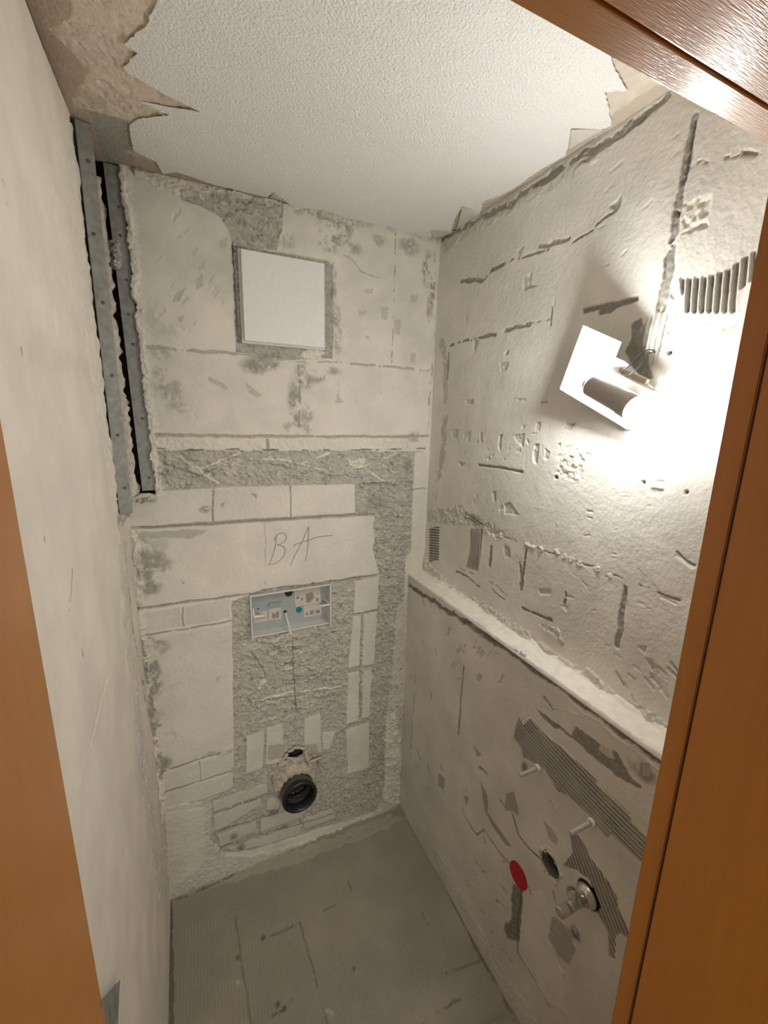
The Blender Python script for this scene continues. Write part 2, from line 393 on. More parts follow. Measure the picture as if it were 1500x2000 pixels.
for q in ([(405, 735), (425, 745), (445, 758), (438, 762), (408, 745)], [(477, 745), (490, 755), (512, 772), (502, 778), (485, 768)],
          [(380, 545), (392, 535), (396, 560), (382, 565)], [(430, 470), (445, 462), (440, 485), (428, 482)], [(385, 520), (400, 512), (398, 522), (385, 530)],
          [(340, 575), (362, 560), (350, 588), (335, 590)], [(345, 620), (360, 615), (352, 632)], [(408, 545), (420, 535), (405, 560)],
          [(745, 600), (760, 600), (757, 625), (745, 622)], [(770, 625), (783, 625), (780, 655), (771, 652)], [(802, 688), (812, 688), (811, 710), (800, 708)],
          [(660, 760), (662, 775), (672, 786), (655, 787)], [(712, 565), (730, 562), (727, 572), (712, 573)], [(803, 575), (817, 577), (813, 592), (803, 590)],
          [(700, 610), (716, 606), (712, 615), (702, 618)], [(710, 655), (722, 655), (718, 664)], [(660, 610), (664, 616), (658, 618)]):
    w.poly(q, g=.55, soft=.0014, rag=.003, h=-.0018, hn=.001)
w.line([(661, 742), (662, 765)], .0018, g=.5, k=.2)
w.chips([(640, 480), (830, 500), (825, 710), (640, 700)], 18, 5, .008, .026, g=.25, depth=.0012, asp=3, ang=.4)
w.chips([(300, 400), (450, 420), (455, 670), (300, 660)], 16, 6, .008, .03, g=.2, depth=.0016, asp=2.2, ang=.9)
w.chips([(300, 720), (830, 740), (830, 845), (300, 840)], 20, 7, .006, .022, g=.25, depth=.0015, asp=3)
# narrow course between two dark grooves
w.poly([(305, 847), (836, 851), (836, 879), (305, 879)], w=.35, g=.15, h=.001, hn=.003, rag=.006)
w.line([(305, 850), (560, 853), (836, 853)], .009, g=.9, k=.25, h=-.007, hn=.003, br=.9, rag=.003)
w.line([(310, 877), (350, 880), (395, 879), (440, 878), (560, 880), (700, 879), (830, 876)], .0035, g=.5, k=.85, h=-.005, br=.12, rag=.003)
w.line([(522, 860), (522, 878)], .008, g=.8, k=.4, h=-.004, rag=.001)
w.line([(793, 860), (797, 876)], .002, k=.5, g=.4)
w.poly([(795, 850), (820, 850), (818, 862), (800, 863)], g=.9, h=.002, hn=.002)
# grey render band, with pale scratches and cracks
rough([(308, 881), (828, 882), (812, 890), (806, 952), (700, 948), (560, 948), (415, 953), (308, 960)], g=.8, hn=.005, rag=.004)
for L_ in ([(395, 915), (470, 885)], [(590, 905), (655, 882)], [(700, 915), (790, 880)], [(675, 895), (760, 945)], [(740, 905), (775, 925)], [(345, 890), (430, 945)], [(500, 895), (560, 900), (640, 920)]):
    w.line(L_, .0042, w=.85, g=.2, h=.001, rag=.004, br=.5)
for L_ in ([(440, 890), (520, 905), (600, 925), (720, 932)], [(640, 895), (700, 918), (735, 915)], [(320, 905), (370, 920), (400, 932)], [(360, 940), (400, 920), (420, 915)], [(310, 925), (350, 938)]):
    w.line(L_, .0028, g=.9, k=.55, h=-.002, rag=.008, br=.2)
w.smudge((448, 925), .05, .5, .03); w.poly([(430, 905), (470, 900), (465, 935), (440, 940)], w=.45, rag=.02, h=.002, hn=.006)
w.poly([(680, 900), (715, 895), (705, 915), (685, 920)], w=.7, rag=.01, h=.002, hn=.004)
w.smudge((797, 910), .02, .9, .03, k=.3)
# grey column on the right
rough([(694, 946), (808, 940), (806, 1075), (792, 1090), (786, 1300), (782, 1480), (735, 1585), (690, 1600), (560, 1640), (500, 1660), (440, 1668), (412, 1640),
       (410, 1560), (457, 1500), (457, 1460), (452, 1175), (520, 1150), (742, 1125), (735, 1100), (725, 1060), (732, 1008), (694, 1008)], g=.85, h=-.004, hn=.006, rag=.003)
for L_ in ([(743, 955), (760, 1010), (765, 1060), (768, 1085)], [(790, 970), (762, 1005), (735, 1060)], [(745, 1080), (770, 1060), (800, 1030)], [(750, 1190), (765, 1165), (780, 1140)]):
    w.line(L_, .003, w=.3, k=.35, g=.7, h=-.002, rag=.008, br=.3)
w.smudge((735, 985), .04, .9, .03, k=.35)
# strip of narrow vertical bricks in the right corner
for q in ([(811, 885), (833, 882), (832, 953), (807, 956)], [(806, 960), (832, 955), (826, 1070), (803, 1078)], [(795, 1085), (822, 1080), (820, 1120), (792, 1140)]):
    w.poly(q, g=.12, w=.15, seth=0, hn=.001, rag=.002)
w.line([(804, 957), (832, 953)], .003, k=.6, g=.5, h=-.003)
# brick courses under the band
def brick(q, g=.1, wv=.0, hn=.0012, rag=.002): w.poly(q, g=g, w=wv, k=0, seth=.0005, hn=hn, rag=rag, soft=.0014)
w.poly([(256, 958), (694, 944), (694, 1010), (258, 1035)], g=.8, h=-.003, hn=.003)
brick([(250, 962), (414, 954), (415, 1018), (255, 1030)]); brick([(417, 953), (566, 949), (567, 1009), (418, 1018)]); brick([(569, 949), (693, 946), (693, 1003), (569, 1009)])
w.line([(258, 1033), (420, 1023), (560, 1014), (730, 1004)], .006, g=.9, k=.3, h=-.005, hn=.002, br=.8)
w.line([(415, 955), (416, 1022)], .003, k=.5, g=.5, h=-.003, br=.4); w.line([(567, 950), (568, 1012)], .003, k=.5, g=.5, h=-.003, br=.5)
brick([(250, 1038), (520, 1020), (728, 1008), (732, 1060), (724, 1075), (735, 1108), (742, 1120), (520, 1150), (258, 1185)])
w.poly([(258, 1042), (330, 1036), (405, 1034), (380, 1050), (320, 1052), (262, 1050)], g=.75, rag=.006, hn=.001)
for c, r, ry, g in (((275, 1085), .03, .07, .9), ((300, 1100), .05, .05, .7), ((280, 1130), .03, .06, .9), ((300, 1065), .05, .03, .4), ((295, 1145), .03, .03, .8), ((400, 995), .02, .012, .7), ((430, 960), .03, .01, .4)):
    w.smudge(c, r, g, ry)
w.line([(517, 1024), (519, 1050), (517, 1080), (520, 1120), (519, 1142)], .002, k=.45, g=.35, h=-.001, rag=.003, br=.3)
w.line([(474, 1030), (475, 1100), (470, 1140)], .002, w=.5, g=0, h=.001, rag=.003)
for q in ([(490, 962), (502, 964), (500, 974)], [(430, 985), (440, 980), (436, 992)], [(350, 1132), (360, 1138), (358, 1142)]): w.poly(q, g=.7, k=.2, h=-.001)
w.line([(266, 1190), (360, 1178), (450, 1166), (560, 1150), (745, 1122)], .010, g=.9, k=.12, h=-.005, hn=.005, br=.9)
w.line([(266, 1188), (360, 1176), (440, 1166)], .0035, k=.65, g=.6, h=-.004, br=.2)
brick([(268, 1198), (352, 1186), (356, 1222), (275, 1235)], g=.3); brick([(362, 1186), (400, 1176), (450, 1170), (448, 1205), (400, 1216), (365, 1220)], g=.3)
w.line([(356, 1188), (358, 1222)], .005, k=.35, g=.8, h=-.004)
w.line([(272, 1243), (360, 1230), (450, 1214)], .007, g=.9, k=.2, h=-.004, hn=.003, br=.9)
brick([(284, 1250), (450, 1220), (452, 1340), (457, 1462), (400, 1480), (312, 1505), (300, 1400)], g=.22)
for c, r, ry, g in (((305, 1265), .04, .03, .9), ((300, 1320), .025, .09, .9), ((308, 1430), .03, .08, .8), ((318, 1490), .03, .03, .9), ((345, 1340), .04, .02, .3), ((430, 1325), .02, .01, .5),
                    ((440, 1470), .03, .015, .6), ((330, 1440), .03, .03, .4), ((400, 1475), .04, .015, .5)):
    w.smudge(c, r, g, ry)
# narrow bricks right of the plate and under it
for q in ([(693, 1136), (740, 1127), (738, 1190), (691, 1199)], [(690, 1206), (706, 1202), (702, 1300), (680, 1306)], [(711, 1201), (737, 1196), (731, 1298), (707, 1302)],
          [(680, 1316), (703, 1312), (700, 1408), (676, 1416)], [(709, 1311), (727, 1308), (722, 1400), (707, 1404)], [(676, 1426), (721, 1413), (722, 1499), (679, 1513)],
          [(482, 1440), (516, 1428), (514, 1500), (480, 1512)], [(521, 1424), (553, 1412), (553, 1455), (552, 1490), (519, 1494)], [(594, 1406), (626, 1395), (628, 1470), (594, 1474)], [(630, 1432), (655, 1430), (645, 1462), (630, 1466)]):
    brick(q, g=.25)
w.line([(690, 1201), (738, 1193)], .004, k=.4, g=.9, h=-.003)
w.line([(707, 1205), (703, 1300), (705, 1400)], .0045, k=.35, g=.9, h=-.003, br=.5)
w.line([(676, 1420), (722, 1408)], .004, k=.4, g=.9, h=-.003); w.line([(676, 1310), (730, 1302)], .003, w=.4, k=.2, h=-.001)
w.poly([(524, 1455), (552, 1455), (552, 1480), (524, 1485)], g=.9, rag=.006); w.poly([(596, 1455), (618, 1452), (622, 1475), (598, 1476)], g=.9, rag=.006)
# hand-dragged wrinkles in the grey render
rr = random.Random(3)
for i in range(16):
    x0 = rr.uniform(460, 560); y0 = 1238+i*11+rr.uniform(-6, 6); x1 = rr.uniform(580, 680); dy = -(x1-x0)*.16
    w.line([(x0, y0), ((x0+x1)/2, y0+dy*.3+rr.uniform(-5, 5)), (x1, y0+dy)], .0025, g=.95, k=rr.uniform(.3, .75), h=-.004, rag=.012, br=.3)
    w.line([(x0+8, y0+5), ((x0+x1)/2, y0+dy*.3+rr.uniform(0, 8)), (x1-10, y0+dy+5)], .004, g=.6, w=.3, h=.005, rag=.014, br=.25)
w.line([(494, 1372), (560, 1353), (600, 1350), (665, 1342)], .005, w=.75, g=.2, h=.003, rag=.006, br=.7)
w.line([(490, 1275), (510, 1300), (520, 1320)], .004, k=.6, g=.8, h=-.004, rag=.006)
w.line([(572, 1245), (573, 1290), (575, 1340), (579, 1390)], .003, k=.85, h=-.004, rag=.0015, br=.12)
for q in ([(508, 1330), (522, 1325), (518, 1340), (506, 1338)], [(500, 1345), (512, 1342), (508, 1350)], [(780, 1530), (790, 1525), (785, 1540)]): w.poly(q, w=.7, h=.004, rag=.006)
# lower bricks
brick([(318, 1514), (388, 1490), (392, 1522), (324, 1545)], g=.3); brick([(394, 1488), (455, 1470), (456, 1500), (396, 1520)], g=.3)
brick([(322, 1552), (455, 1510), (456, 1538), (410, 1563), (325, 1572)], g=.3)
w.line([(316, 1508), (380, 1486), (445, 1466)], .004, k=.6, g=.8, h=-.003, br=.5); w.line([(322, 1547), (400, 1523), (457, 1504)], .005, k=.5, g=.8, h=-.003, br=.7)
w.line([(390, 1488), (393, 1522)], .004, k=.3, g=.8, h=-.002); w.line([(345, 1572), (400, 1562), (455, 1540)], .004, k=.4, g=.7, h=-.003, br=.5)
for q in ([(415, 1568), (520, 1530), (524, 1548), (418, 1586)], [(418, 1594), (510, 1558), (512, 1572), (420, 1625)], [(520, 1560), (548, 1562), (545, 1580), (520, 1582)],
          [(425, 1632), (500, 1606), (502, 1622), (430, 1655)], [(508, 1602), (560, 1582), (600, 1575), (590, 1595), (510, 1625)], [(500, 1642), (586, 1605), (588, 1628), (505, 1655)],
          [(592, 1600), (650, 1580), (655, 1598), (594, 1620)], [(445, 1658), (500, 1640), (505, 1652), (460, 1665)]):
    brick(q, g=.42)
for L_ in ([(418, 1590), (470, 1572), (530, 1553)], [(420, 1628), (500, 1602), (560, 1584), (620, 1572)], [(428, 1660), (520, 1628), (620, 1600), (650, 1590)]):
    w.line(L_, .005, k=.5, g=.9, h=-.004, br=.6)
w.smudge((405, 1575), .02, .8, .03, k=.3); w.smudge((458, 1633), .018, .9, .015, k=.5)
w.smudge((470, 1655), .02, .9, .02, k=.5)
w.chips([(600, 1500), (760, 1480), (740, 1560), (620, 1590)], 14, 11, .006, .016, g=.4, depth=-.003)
# plaster left over at the foot and up the right corner
w.poly([(322, 1575), (400, 1564), (414, 1575), (412, 1640), (440, 1672), (500, 1668), (560, 1655), (640, 1628), (700, 1606), (745, 1578), (750, 1500), (752, 1400), (765, 1300), (772, 1200),
        (795, 1150), (800, 1600), (800, 1800), (320, 1800)], g=.38, t=.0, w=.0, seth=.006, hn=.006, rag=.009, soft=.002)
w.poly([(322, 1585), (400, 1575), (400, 1680), (330, 1745)], g=.2, w=.0, h=.002, hn=-.003)
w.poly([(752, 1400), (772, 1390), (782, 1480), (780, 1570), (748, 1560)], w=.35, g=.15, h=.003, hn=.008, rag=.01)
w.line([(265, 1040), (280, 1250), (300, 1400), (322, 1600)], .018, w=.55, g=.3, h=.005, hn=.010, rag=.01)
w.line([(272, 1240), (290, 1330), (302, 1420), (318, 1520)], .014, k=.45, g=.8, h=-.003, hn=.008, rag=.01, br=.5)
w.line([(862, 470), (850, 640), (842, 760), (836, 850)], .008, w=.5, g=.3, k=.1, h=.002, hn=.006, rag=.008)
w.line([(858, 520), (848, 650), (838, 790)], .003, k=.55, g=.4, h=-.003, rag=.006, br=.1)
# peeled remains under the ceiling
w.poly([(600, 395), (850, 452), (850, 466), (700, 440), (600, 415)], w=.6, h=.003, hn=.006, rag=.010)
w.line([(270, 330), (330, 345), (420, 372), (560, 400), (700, 432), (800, 452), (860, 468)], .020, g=.65, k=.12, h=-.003, hn=.010, rag=.016, br=.5)
w.line([(300, 336), (420, 366), (560, 394), (700, 424), (850, 458)], .006, w=.7, g=.1, h=.004, hn=.006, rag=.012, br=.2)
for c, r, ry, g in (((640, 460), .03, .07, 1), ((670, 450), .03, .04, .9), ((690, 485), .03, .02, .6), ((740, 470), .03, .02, .5), ((800, 480), .04, .03, .6), ((650, 590), .014, .07, 1), ((575, 800), .018, .09, 1),
                    ((595, 735), .03, .04, .9), ((520, 710), .05, .018, .8), ((280, 1110), .03, .07, .9), ((300, 1300), .02, .12, .9), ((845, 560), .012, .10, .8), ((560, 470), .03, .03, .5)):
    w.smudge(c, r, g, ry)
# opening into the shaft (left part of the wall)
edge = -.089-.009*(w.V-ZR)/.9+.005*vnoise(w.V, w.V*0, .03, 77)+.004*vnoise(w.V, w.V*0, .008, 78)
w.keep &= ~((w.U < edge) & (w.V > ZR+.01+.008*vnoise(w.U, w.U*0, .02, 79)))
m = np.exp(-((w.U-edge-.012)/.012)**2)*(w.V > ZR); w.c[2] = np.maximum(w.c[2], m*.7); w.h += m*.003*(1+w.fine)
# sockets: flush plate opening, panel niche, drain
def hole_uv(x0, x1, z0, z1): w.keep &= ~((w.U > x0) & (w.U < x1) & (w.V > z0) & (w.V < z1))
FP = (.181, .486, 1.052, 1.220)
hole_uv(*FP)
C1 = at((578, 1532), 1, D)                       # drain centre on the wall
hq = w.pts([(560, 1474), (574, 1466), (592, 1463), (593, 1478), (582, 1486), (564, 1484)])
sd = w._segd(w.U, w.V, hq, True); w.keep &= ~(sd < 0)
w.keep &= ~(((w.U-C1[0])**2+(w.V-C1[2])**2) < .055**2)
wall_back = w.build('wall_back', M_block)

# ---------------------------------------------------------------- left wall
w = Wall(0, -A, 1, Y0-.01, D+.004, 0, H, .0035, 200)
w.h += .0018*w.big+.0002*w.mid; w.c[0] += np.clip(.03*w.big, 0, 1)
w.poly([(60, 640), (175, 690), (190, 740), (60, 700)], g=.16, w=0, soft=.02, rag=.01, h=-.0006)
w.poly([(130, 180), (160, 300), (180, 600), (175, 700), (100, 690), (90, 400)], w=.45, g=.0, soft=.03, rag=.01)
for L_, wd, k_ in (([(7, 350), (15, 405)], .002, .5), ([(42, 680), (44, 690)], .004, .9), ([(88, 1050), (90, 1062)], .003, .7), ([(142, 1110), (140, 1150), (135, 1200)], .004, .45),
                   ([(162, 1268), (165, 1280)], .004, .7), ([(112, 1290), (110, 1320)], .003, .4), ([(240, 1658), (237, 1690)], .003, .6), ([(150, 980), (152, 1000)], .002, .5)):
    w.line(L_, wd, k=k_, g=.4, h=-.001, br=.6)
w.line([(215, 1310), (196, 1380), (180, 1450), (160, 1510), (140, 1590)], .005, w=.9, g=.0, h=.002, rag=.004, br=.6)
w.line([(218, 1240), (205, 1330), (150, 1560)], .002, g=.5, h=-.0006, br=.2)
for q in ([(228, 1000), (240, 1000), (258, 1240), (300, 1600), (325, 1760), (310, 1760), (280, 1560), (240, 1200)],):
    w.poly(q, g=.45, w=.3, rag=.012, h=.001, hn=.008)
w.line([(240, 1040), (262, 1240), (290, 1400)], .012, g=.8, k=.35, h=-.002, hn=.005, br=.4, rag=.01)
w.line([(292, 1540), (310, 1700), (312, 1760)], .004, g=.5, k=.3, h=-.002, rag=.005)
w.line([(320, 1700), (322, 1900), (320, 2000)], .008, g=.6, k=.25, h=-.002, hn=.003)
w.poly([(140, 200), (150, 330), (190, 700), (238, 1000), (222, 1000), (172, 700), (135, 330)], w=.6, g=.1, h=.001, hn=.006, rag=.01)
w.keep &= ~(w.V > H-.018*np.clip((1.28-w.U)/.2, 0, 1))
edge = 1.300+.016*vnoise(w.V, w.V*0, .035, 87)+.006*vnoise(w.V, w.V*0, .010, 88)
w.keep &= ~((w.U > edge) & (w.V > ZR-.01+.01*vnoise(w.U, w.U*0, .02, 89)))
wall_left = w.build('wall_left', M_left, skirt=.035)

# ---------------------------------------------------------------- right wall, upper part
w = Wall(0, B, -1, Y0-.01, D+.004, ZL-.01, H, .0022, 300)
w.h += .0014*w.big+.0005*w.mid+.00015*w.fine
w.c[0] += np.clip(.05+.12*w.big, 0, .25)
def J(L_, wd=.007, g=.85, k=.15, h=-.003, br=.7, rag=.005, **kk): w.line(L_, wd, g=g, k=k, h=h, hn=.002, br=br, rag=rag, **kk)
w.line([(862, 468), (1000, 395), (1100, 325), (1200, 268), (1300, 195)], .016, g=.7, k=.2, h=-.003, hn=.006, rag=.008, br=.6)
w.poly([(862, 470), (1000, 400), (1200, 275), (1200, 290), (1060, 380), (950, 440), (870, 490)], g=.35, w=.1, h=.001, hn=.004, rag=.012)
w.line([(1260, 228), (1220, 262), (1130, 325)], .003, k=.6, g=.6, h=-.003, rag=.006)
w.poly([(1095, 322), (1103, 330), (1080, 350), (1040, 370), (1035, 362), (1070, 340)], g=.8, k=.2, h=-.003)
w.poly([(1155, 300), (1168, 298), (1150, 315), (1125, 328)], g=.6, h=-.003)
J([(905, 552), (945, 546), (960, 528), (985, 518), (1000, 508), (1055, 493), (1080, 482)], br=.2, k=.2, wd=.006)
J([(900, 550), (942, 546)], .012, .9, .1); J([(960, 525), (985, 515)], .010, .9, .1)
J([(1055, 480), (1085, 475), (1110, 466)], .010, .8, .1); J([(1120, 473), (1155, 450)], .006, .9, .1); J([(1162, 437), (1200, 412)], .006, .9, .2)
w.poly([(1190, 405), (1205, 392), (1213, 378), (1212, 400), (1205, 412)], g=.8, h=-.003)
J([(878, 674), (930, 660), (968, 652)], .010, .95, .2); J([(985, 645), (1035, 632)], .009, .9, .2); J([(1035, 632), (1072, 625)], .003, .6, .1, br=.1)
J([(1078, 600), (1076, 634)], .005, .9, .6)
w.poly([(1138, 604), (1180, 594), (1245, 577), (1246, 587), (1205, 600), (1192, 612), (1170, 616), (1168, 605), (1140, 615)], g=1, k=.25, h=-.004, hn=.003, rag=.002)
w.line([(1145, 598), (1180, 588)], .004, w=.5, h=.002)
J([(1357, 228), (1345, 300), (1338, 350)], .013, .8, .25, br=1); J([(1357, 235), (1340, 345)], .004, .6, .8, -.004, br=.5)
J([(1335, 350), (1328, 400), (1312, 465)], .013, .8, .3, br=.8); J([(1312, 480), (1303, 545), (1292, 600)], .018, .95, .15, br=1)
w.poly([(1320, 410), (1330, 412), (1326, 420)], k=1, h=-.006)
w.poly([(1338, 395), (1384, 388), (1385, 435), (1330, 455)], w=.4, g=.3, h=-.0015, hn=.004, rag=.008)
w.poly([(1448, 294), (1482, 296), (1480, 303), (1448, 304)], g=.95, k=.1, h=-.003); J([(1365, 316), (1395, 309), (1440, 302)], .005, .7, .1, br=.3)
w.comb([(1325, 545), (1380, 540), (1420, 528), (1450, 505), (1475, 492), (1478, 540), (1440, 572), (1438, 610), (1330, 612), (1335, 575)], [(1400, 500), (1392, 620)], pitch=.013, g=.95, amp=.0026, k=.4)
w.poly([(1310, 560), (1325, 565), (1318, 590), (1308, 580)], g=.8, h=-.002, hn=.003)
# smeared mortar behind the lamp
w.poly([(1232, 632), (1252, 622), (1262, 640), (1268, 700), (1278, 740), (1262, 752), (1240, 720), (1222, 690), (1230, 660)], g=.95, k=.35, h=-.001, hn=.002, rag=.006)
w.comb([(1250, 640), (1300, 590), (1310, 640), (1290, 690), (1275, 720), (1262, 700)], [(1290, 600), (1262, 720)], pitch=.012, g=.5, amp=.0015)
w.poly([(1305, 686), (1311, 684), (1312, 691), (1306, 693)], k=1, h=-.006)
w.poly([(1300, 640), (1306, 639), (1305, 650), (1299, 650)], g=.7, h=-.002)
# nicks
for q in ([(1022, 540), (1040, 532), (1036, 556), (1050, 556), (1022, 568)], [(975, 708), (993, 708), (990, 722), (978, 724)], [(988, 685), (994, 684), (992, 694), (985, 693)],
          [(923, 660), (934, 665), (928, 690), (924, 680)], [(1010, 488), (1025, 480), (1012, 508)], [(910, 780), (925, 780), (923, 788), (910, 789)],
          [(893, 900), (908, 905), (902, 912), (896, 908)], [(985, 985), (998, 980), (1005, 990), (1015, 1005), (1000, 1005), (986, 1002)],
          [(882, 840), (895, 838), (895, 858), (885, 855)], [(1003, 850), (1025, 848), (1022, 872), (1008, 862)], [(975, 850), (981, 850), (978, 880), (973, 876)],
          [(1045, 868), (1053, 868), (1048, 905), (1040, 900)], [(1065, 875), (1075, 885), (1070, 900), (1062, 895)], [(1105, 828), (1125, 826), (1115, 842), (1102, 838)],
          [(1048, 825), (1056, 825), (1054, 842), (1045, 842)], [(913, 845), (920, 843), (918, 862), (913, 862)], [(938, 845), (942, 845), (942, 865), (938, 866)],
          [(962, 960), (970, 958), (968, 980), (963, 980)], [(1272, 955), (1296, 957), (1290, 970), (1270, 966)], [(1336, 958), (1342, 958), (1340, 966)],
          [(1255, 940), (1262, 940), (1260, 948)], [(1245, 1260), (1262, 1262), (1258, 1275)], [(1090, 868), (1096, 866), (1094, 876)]):
    w.poly(q, g=.40, soft=.0012, rag=.0035, h=-.0035, hn=.003)
for p_ in ((1257, 943), (1339, 962), (1086, 933)):
    w.poly([(p_[0]-3, p_[1]-3), (p_[0]+3, p_[1]-3), (p_[0]+3, p_[1]+3), (p_[0]-3, p_[1]+3)], k=.9, h=-.005, rag=.002)
w.poly([(1100, 885), (1120, 868), (1135, 880), (1142, 905), (1140, 935), (1118, 938), (1090, 925), (1098, 905)], g=.25, w=.2, h=-.002, hn=.005, rag=.010, br=.6)
J([(935, 908), (980, 914), (1020, 922)], .008, .9, .25, br=1.2, rag=.002); J([(1012, 780), (1038, 783), (1068, 786)], .006, .4, .15, br=.3)
w.line([(1010, 776), (1070, 790)], .003, w=.5, h=.002, br=.2)
w.chips([(880, 560), (1080, 500), (1090, 600), (885, 650)], 14, 21, .008, .03, g=.1, depth=.0018, asp=4, ang=1.5)
w.chips([(880, 830), (1180, 820), (1160, 900), (890, 900)], 26, 22, .006, .02, g=.15, depth=.0022, asp=1.8)
w.chips([(1180, 900), (1390, 900), (1330, 1390), (1080, 1180)], 26, 23, .006, .022, g=.08, depth=.0016, asp=3, ang=-.2)
w.chips([(860, 930), (1000, 960), (1000, 1060), (860, 1030)], 14, 24, .006, .025, g=.15, depth=.002, asp=2.5, ang=1.4)
w.chips([(1040, 400), (1330, 260), (1300, 560), (1110, 600)], 16, 25, .008, .03, g=.08, depth=.0014, asp=4, ang=-.3)
w.chips([(1370, 620), (1450, 620), (1420, 860), (1340, 860)], 14, 26, .008, .03, g=.05, depth=.0012, asp=4, ang=0)
# brown-grey vertical streak in the corner
w.line([(862, 670), (872, 720), (866, 880), (848, 970)], .030, g=.55, h=-.001, hn=.004, rag=.012, br=.4)
w.line([(876, 690), (874, 740)], .012, g=.9, h=-.001)
# bed joint and combed patches above the ledge
J([(895, 1002), (930, 1015), (980, 1045), (1030, 1068), (1080, 1082), (1120, 1094), (1160, 1108), (1215, 1130), (1265, 1150)], .004, .5, .35, -.002, br=.1)
for p_ in ((1030, 1065), (1040, 1070), (1055, 1075), (1085, 1080), (1100, 1086), (1115, 1090), (1132, 1100), (1168, 1113), (1190, 1126), (910, 1008), (960, 1035), (975, 1045)):
    w.poly([(p_[0]-5, p_[1]-3), (p_[0]+3, p_[1]-6), (p_[0]+6, p_[1]+3), (p_[0]-2, p_[1]+6)], w=.5, g=.2, h=.0025, hn=.003, rag=.006)
w.poly([(835, 1000), (900, 990), (985, 1040), (980, 1050), (900, 1025), (835, 1020)], g=.3, h=-.002, hn=.008, rag=.012)
w.comb([(839, 1032), (858, 1028), (857, 1093), (839, 1098)], [(838, 1040), (860, 1042)], pitch=.011, g=1, amp=.003, k=.6, rag=.001)
w.comb([(908, 1000), (925, 1010), (945, 1025), (930, 1028), (905, 1012)], [(905, 1000), (940, 1022)], pitch=.009, g=1, amp=.002, k=.5)
w.comb([(920, 1032), (943, 1034), (934, 1115), (910, 1108), (918, 1075)], [(930, 1030), (924, 1110)], pitch=.009, g=1, amp=.002, k=.5)
J([(890, 1115), (912, 1128), (935, 1145)], .008, .95, .2, br=1); J([(900, 1112), (925, 1122)], .004, .9, .2)
J([(960, 1070), (957, 1105)], .012, .9, .25, br=.5); J([(1028, 1070), (1022, 1110), (1018, 1150)], .009, .95, .3, br=.8); J([(1016, 1100), (1018, 1145)], .010, .9, .2)
w.poly([(985, 1065), (995, 1070), (996, 1090), (985, 1088)], g=.6, h=-.004, hn=.004); J([(1105, 1158), (1102, 1182)], .008, .9, .3, br=1)
J([(1222, 1148), (1216, 1200), (1206, 1262)], .013, .95, .1, br=1.4, rag=.003)
J([(1022, 1187), (1050, 1200), (1078, 1214)], .010, .9, .3, br=1); J([(1060, 1222), (1085, 1235), (1097, 1256)], .012, .8, .2, br=.6)
w.poly([(1050, 1218), (1095, 1232), (1100, 1262), (1090, 1252), (1070, 1235)], w=.4, g=.3, h=.003, hn=.006, rag=.008)
J([(955, 1135), (975, 1150), (990, 1165)], .005, .7, .2, br=.3); J([(960, 1150), (985, 1172)], .004, .7, .2, br=.3)
w.poly([(1052, 1150), (1078, 1152), (1075, 1162), (1055, 1160)], g=.3, h=-.004); w.poly([(1095, 1182), (1110, 1185), (1105, 1195)], w=.4, h=-.003)
J([(1320, 1080), (1340, 1092), (1357, 1104)], .004, .5, .4, br=1); w.line([(1322, 1086), (1352, 1106)], .005, w=.4, h=-.002)
J([(1286, 1158), (1310, 1166), (1325, 1172)], .005, .5, .4, br=1); w.line([(1290, 1165), (1320, 1178)], .005, w=.4, h=-.002)
w.line([(1245, 1108), (1265, 1130), (1285, 1150)], .0025, g=.4, h=-.001, br=.4)
w.line([(1085, 1025), (1086, 1045)], .0025, g=.3, h=-.001)
# hollow plaster edge directly above the ledge
w.line([(830, 1095), (875, 1150), (960, 1200), (1100, 1292), (1220, 1370), (1313, 1430)], .03, g=.28, w=.15, h=.003, hn=.009, rag=.014)
w.chips([(1180, 1280), (1330, 1300), (1310, 1410), (1230, 1370)], 14, 27, .01, .035, g=.4, depth=.003, asp=3, ang=.6)
sl = w.win(np.array([[Y0, 2.0], [D, H]]), 0)
wall_right = w.build('wall_right', M_right)

# ---------------------------------------------------------------- lower, thicker part of the right wall
w = Wall(0, BL, -1, Y0-.01, D+.004, 0, ZL-.001, .0022, 400)
w.h += .0016*w.big+.0004*w.mid
w.c[0] += np.clip(.06+.14*w.big, 0, .25)
w.line([(790, 1136), (860, 1185), (1000, 1274), (1140, 1376), (1308, 1498)], .019, g=.9, k=.35, h=-.008, hn=.007, rag=.008, br=1.4)
w.line([(805, 1150), (900, 1210), (1000, 1275), (1140, 1375)], .003, k=.8, g=.6, h=-.005, rag=.008, br=.1)
w.line([(1100, 1362), (1180, 1420), (1240, 1465), (1300, 1512)], .003, w=.8, h=.002, rag=.006, br=.6)
w.poly([(1240, 1430), (1300, 1478), (1296, 1498), (1255, 1465)], g=.7, k=.3, h=-.006, hn=.004, rag=.008)
w.line([(906, 1302), (902, 1340), (895, 1435)], .007, g=.95, k=.25, h=-.003, br=1.2, rag=.002)
w.line([(812, 1300), (808, 1380), (802, 1455)], .003, g=.7, k=.5, h=-.002, br=.2); w.line([(815, 1465), (822, 1485)], .004, g=.8, k=.3, br=.4)
w.line([(880, 1462), (895, 1475), (900, 1490)], .004, g=.7, k=.3, br=.1)
w.chips([(870, 1180), (980, 1260), (985, 1330), (880, 1330)], 26, 31, .012, .045, g=.35, depth=.0035, asp=2.6, ang=-.9)
w.chips([(800, 1160), (860, 1190), (850, 1560), (800, 1500)], 26, 32, .010, .035, g=.45, depth=.003, asp=3, ang=1.2)
w.chips([(860, 1650), (1000, 1680), (1020, 1950), (920, 1800)], 22, 34, .008, .035, g=.45, depth=.003, asp=3, ang=-.6)
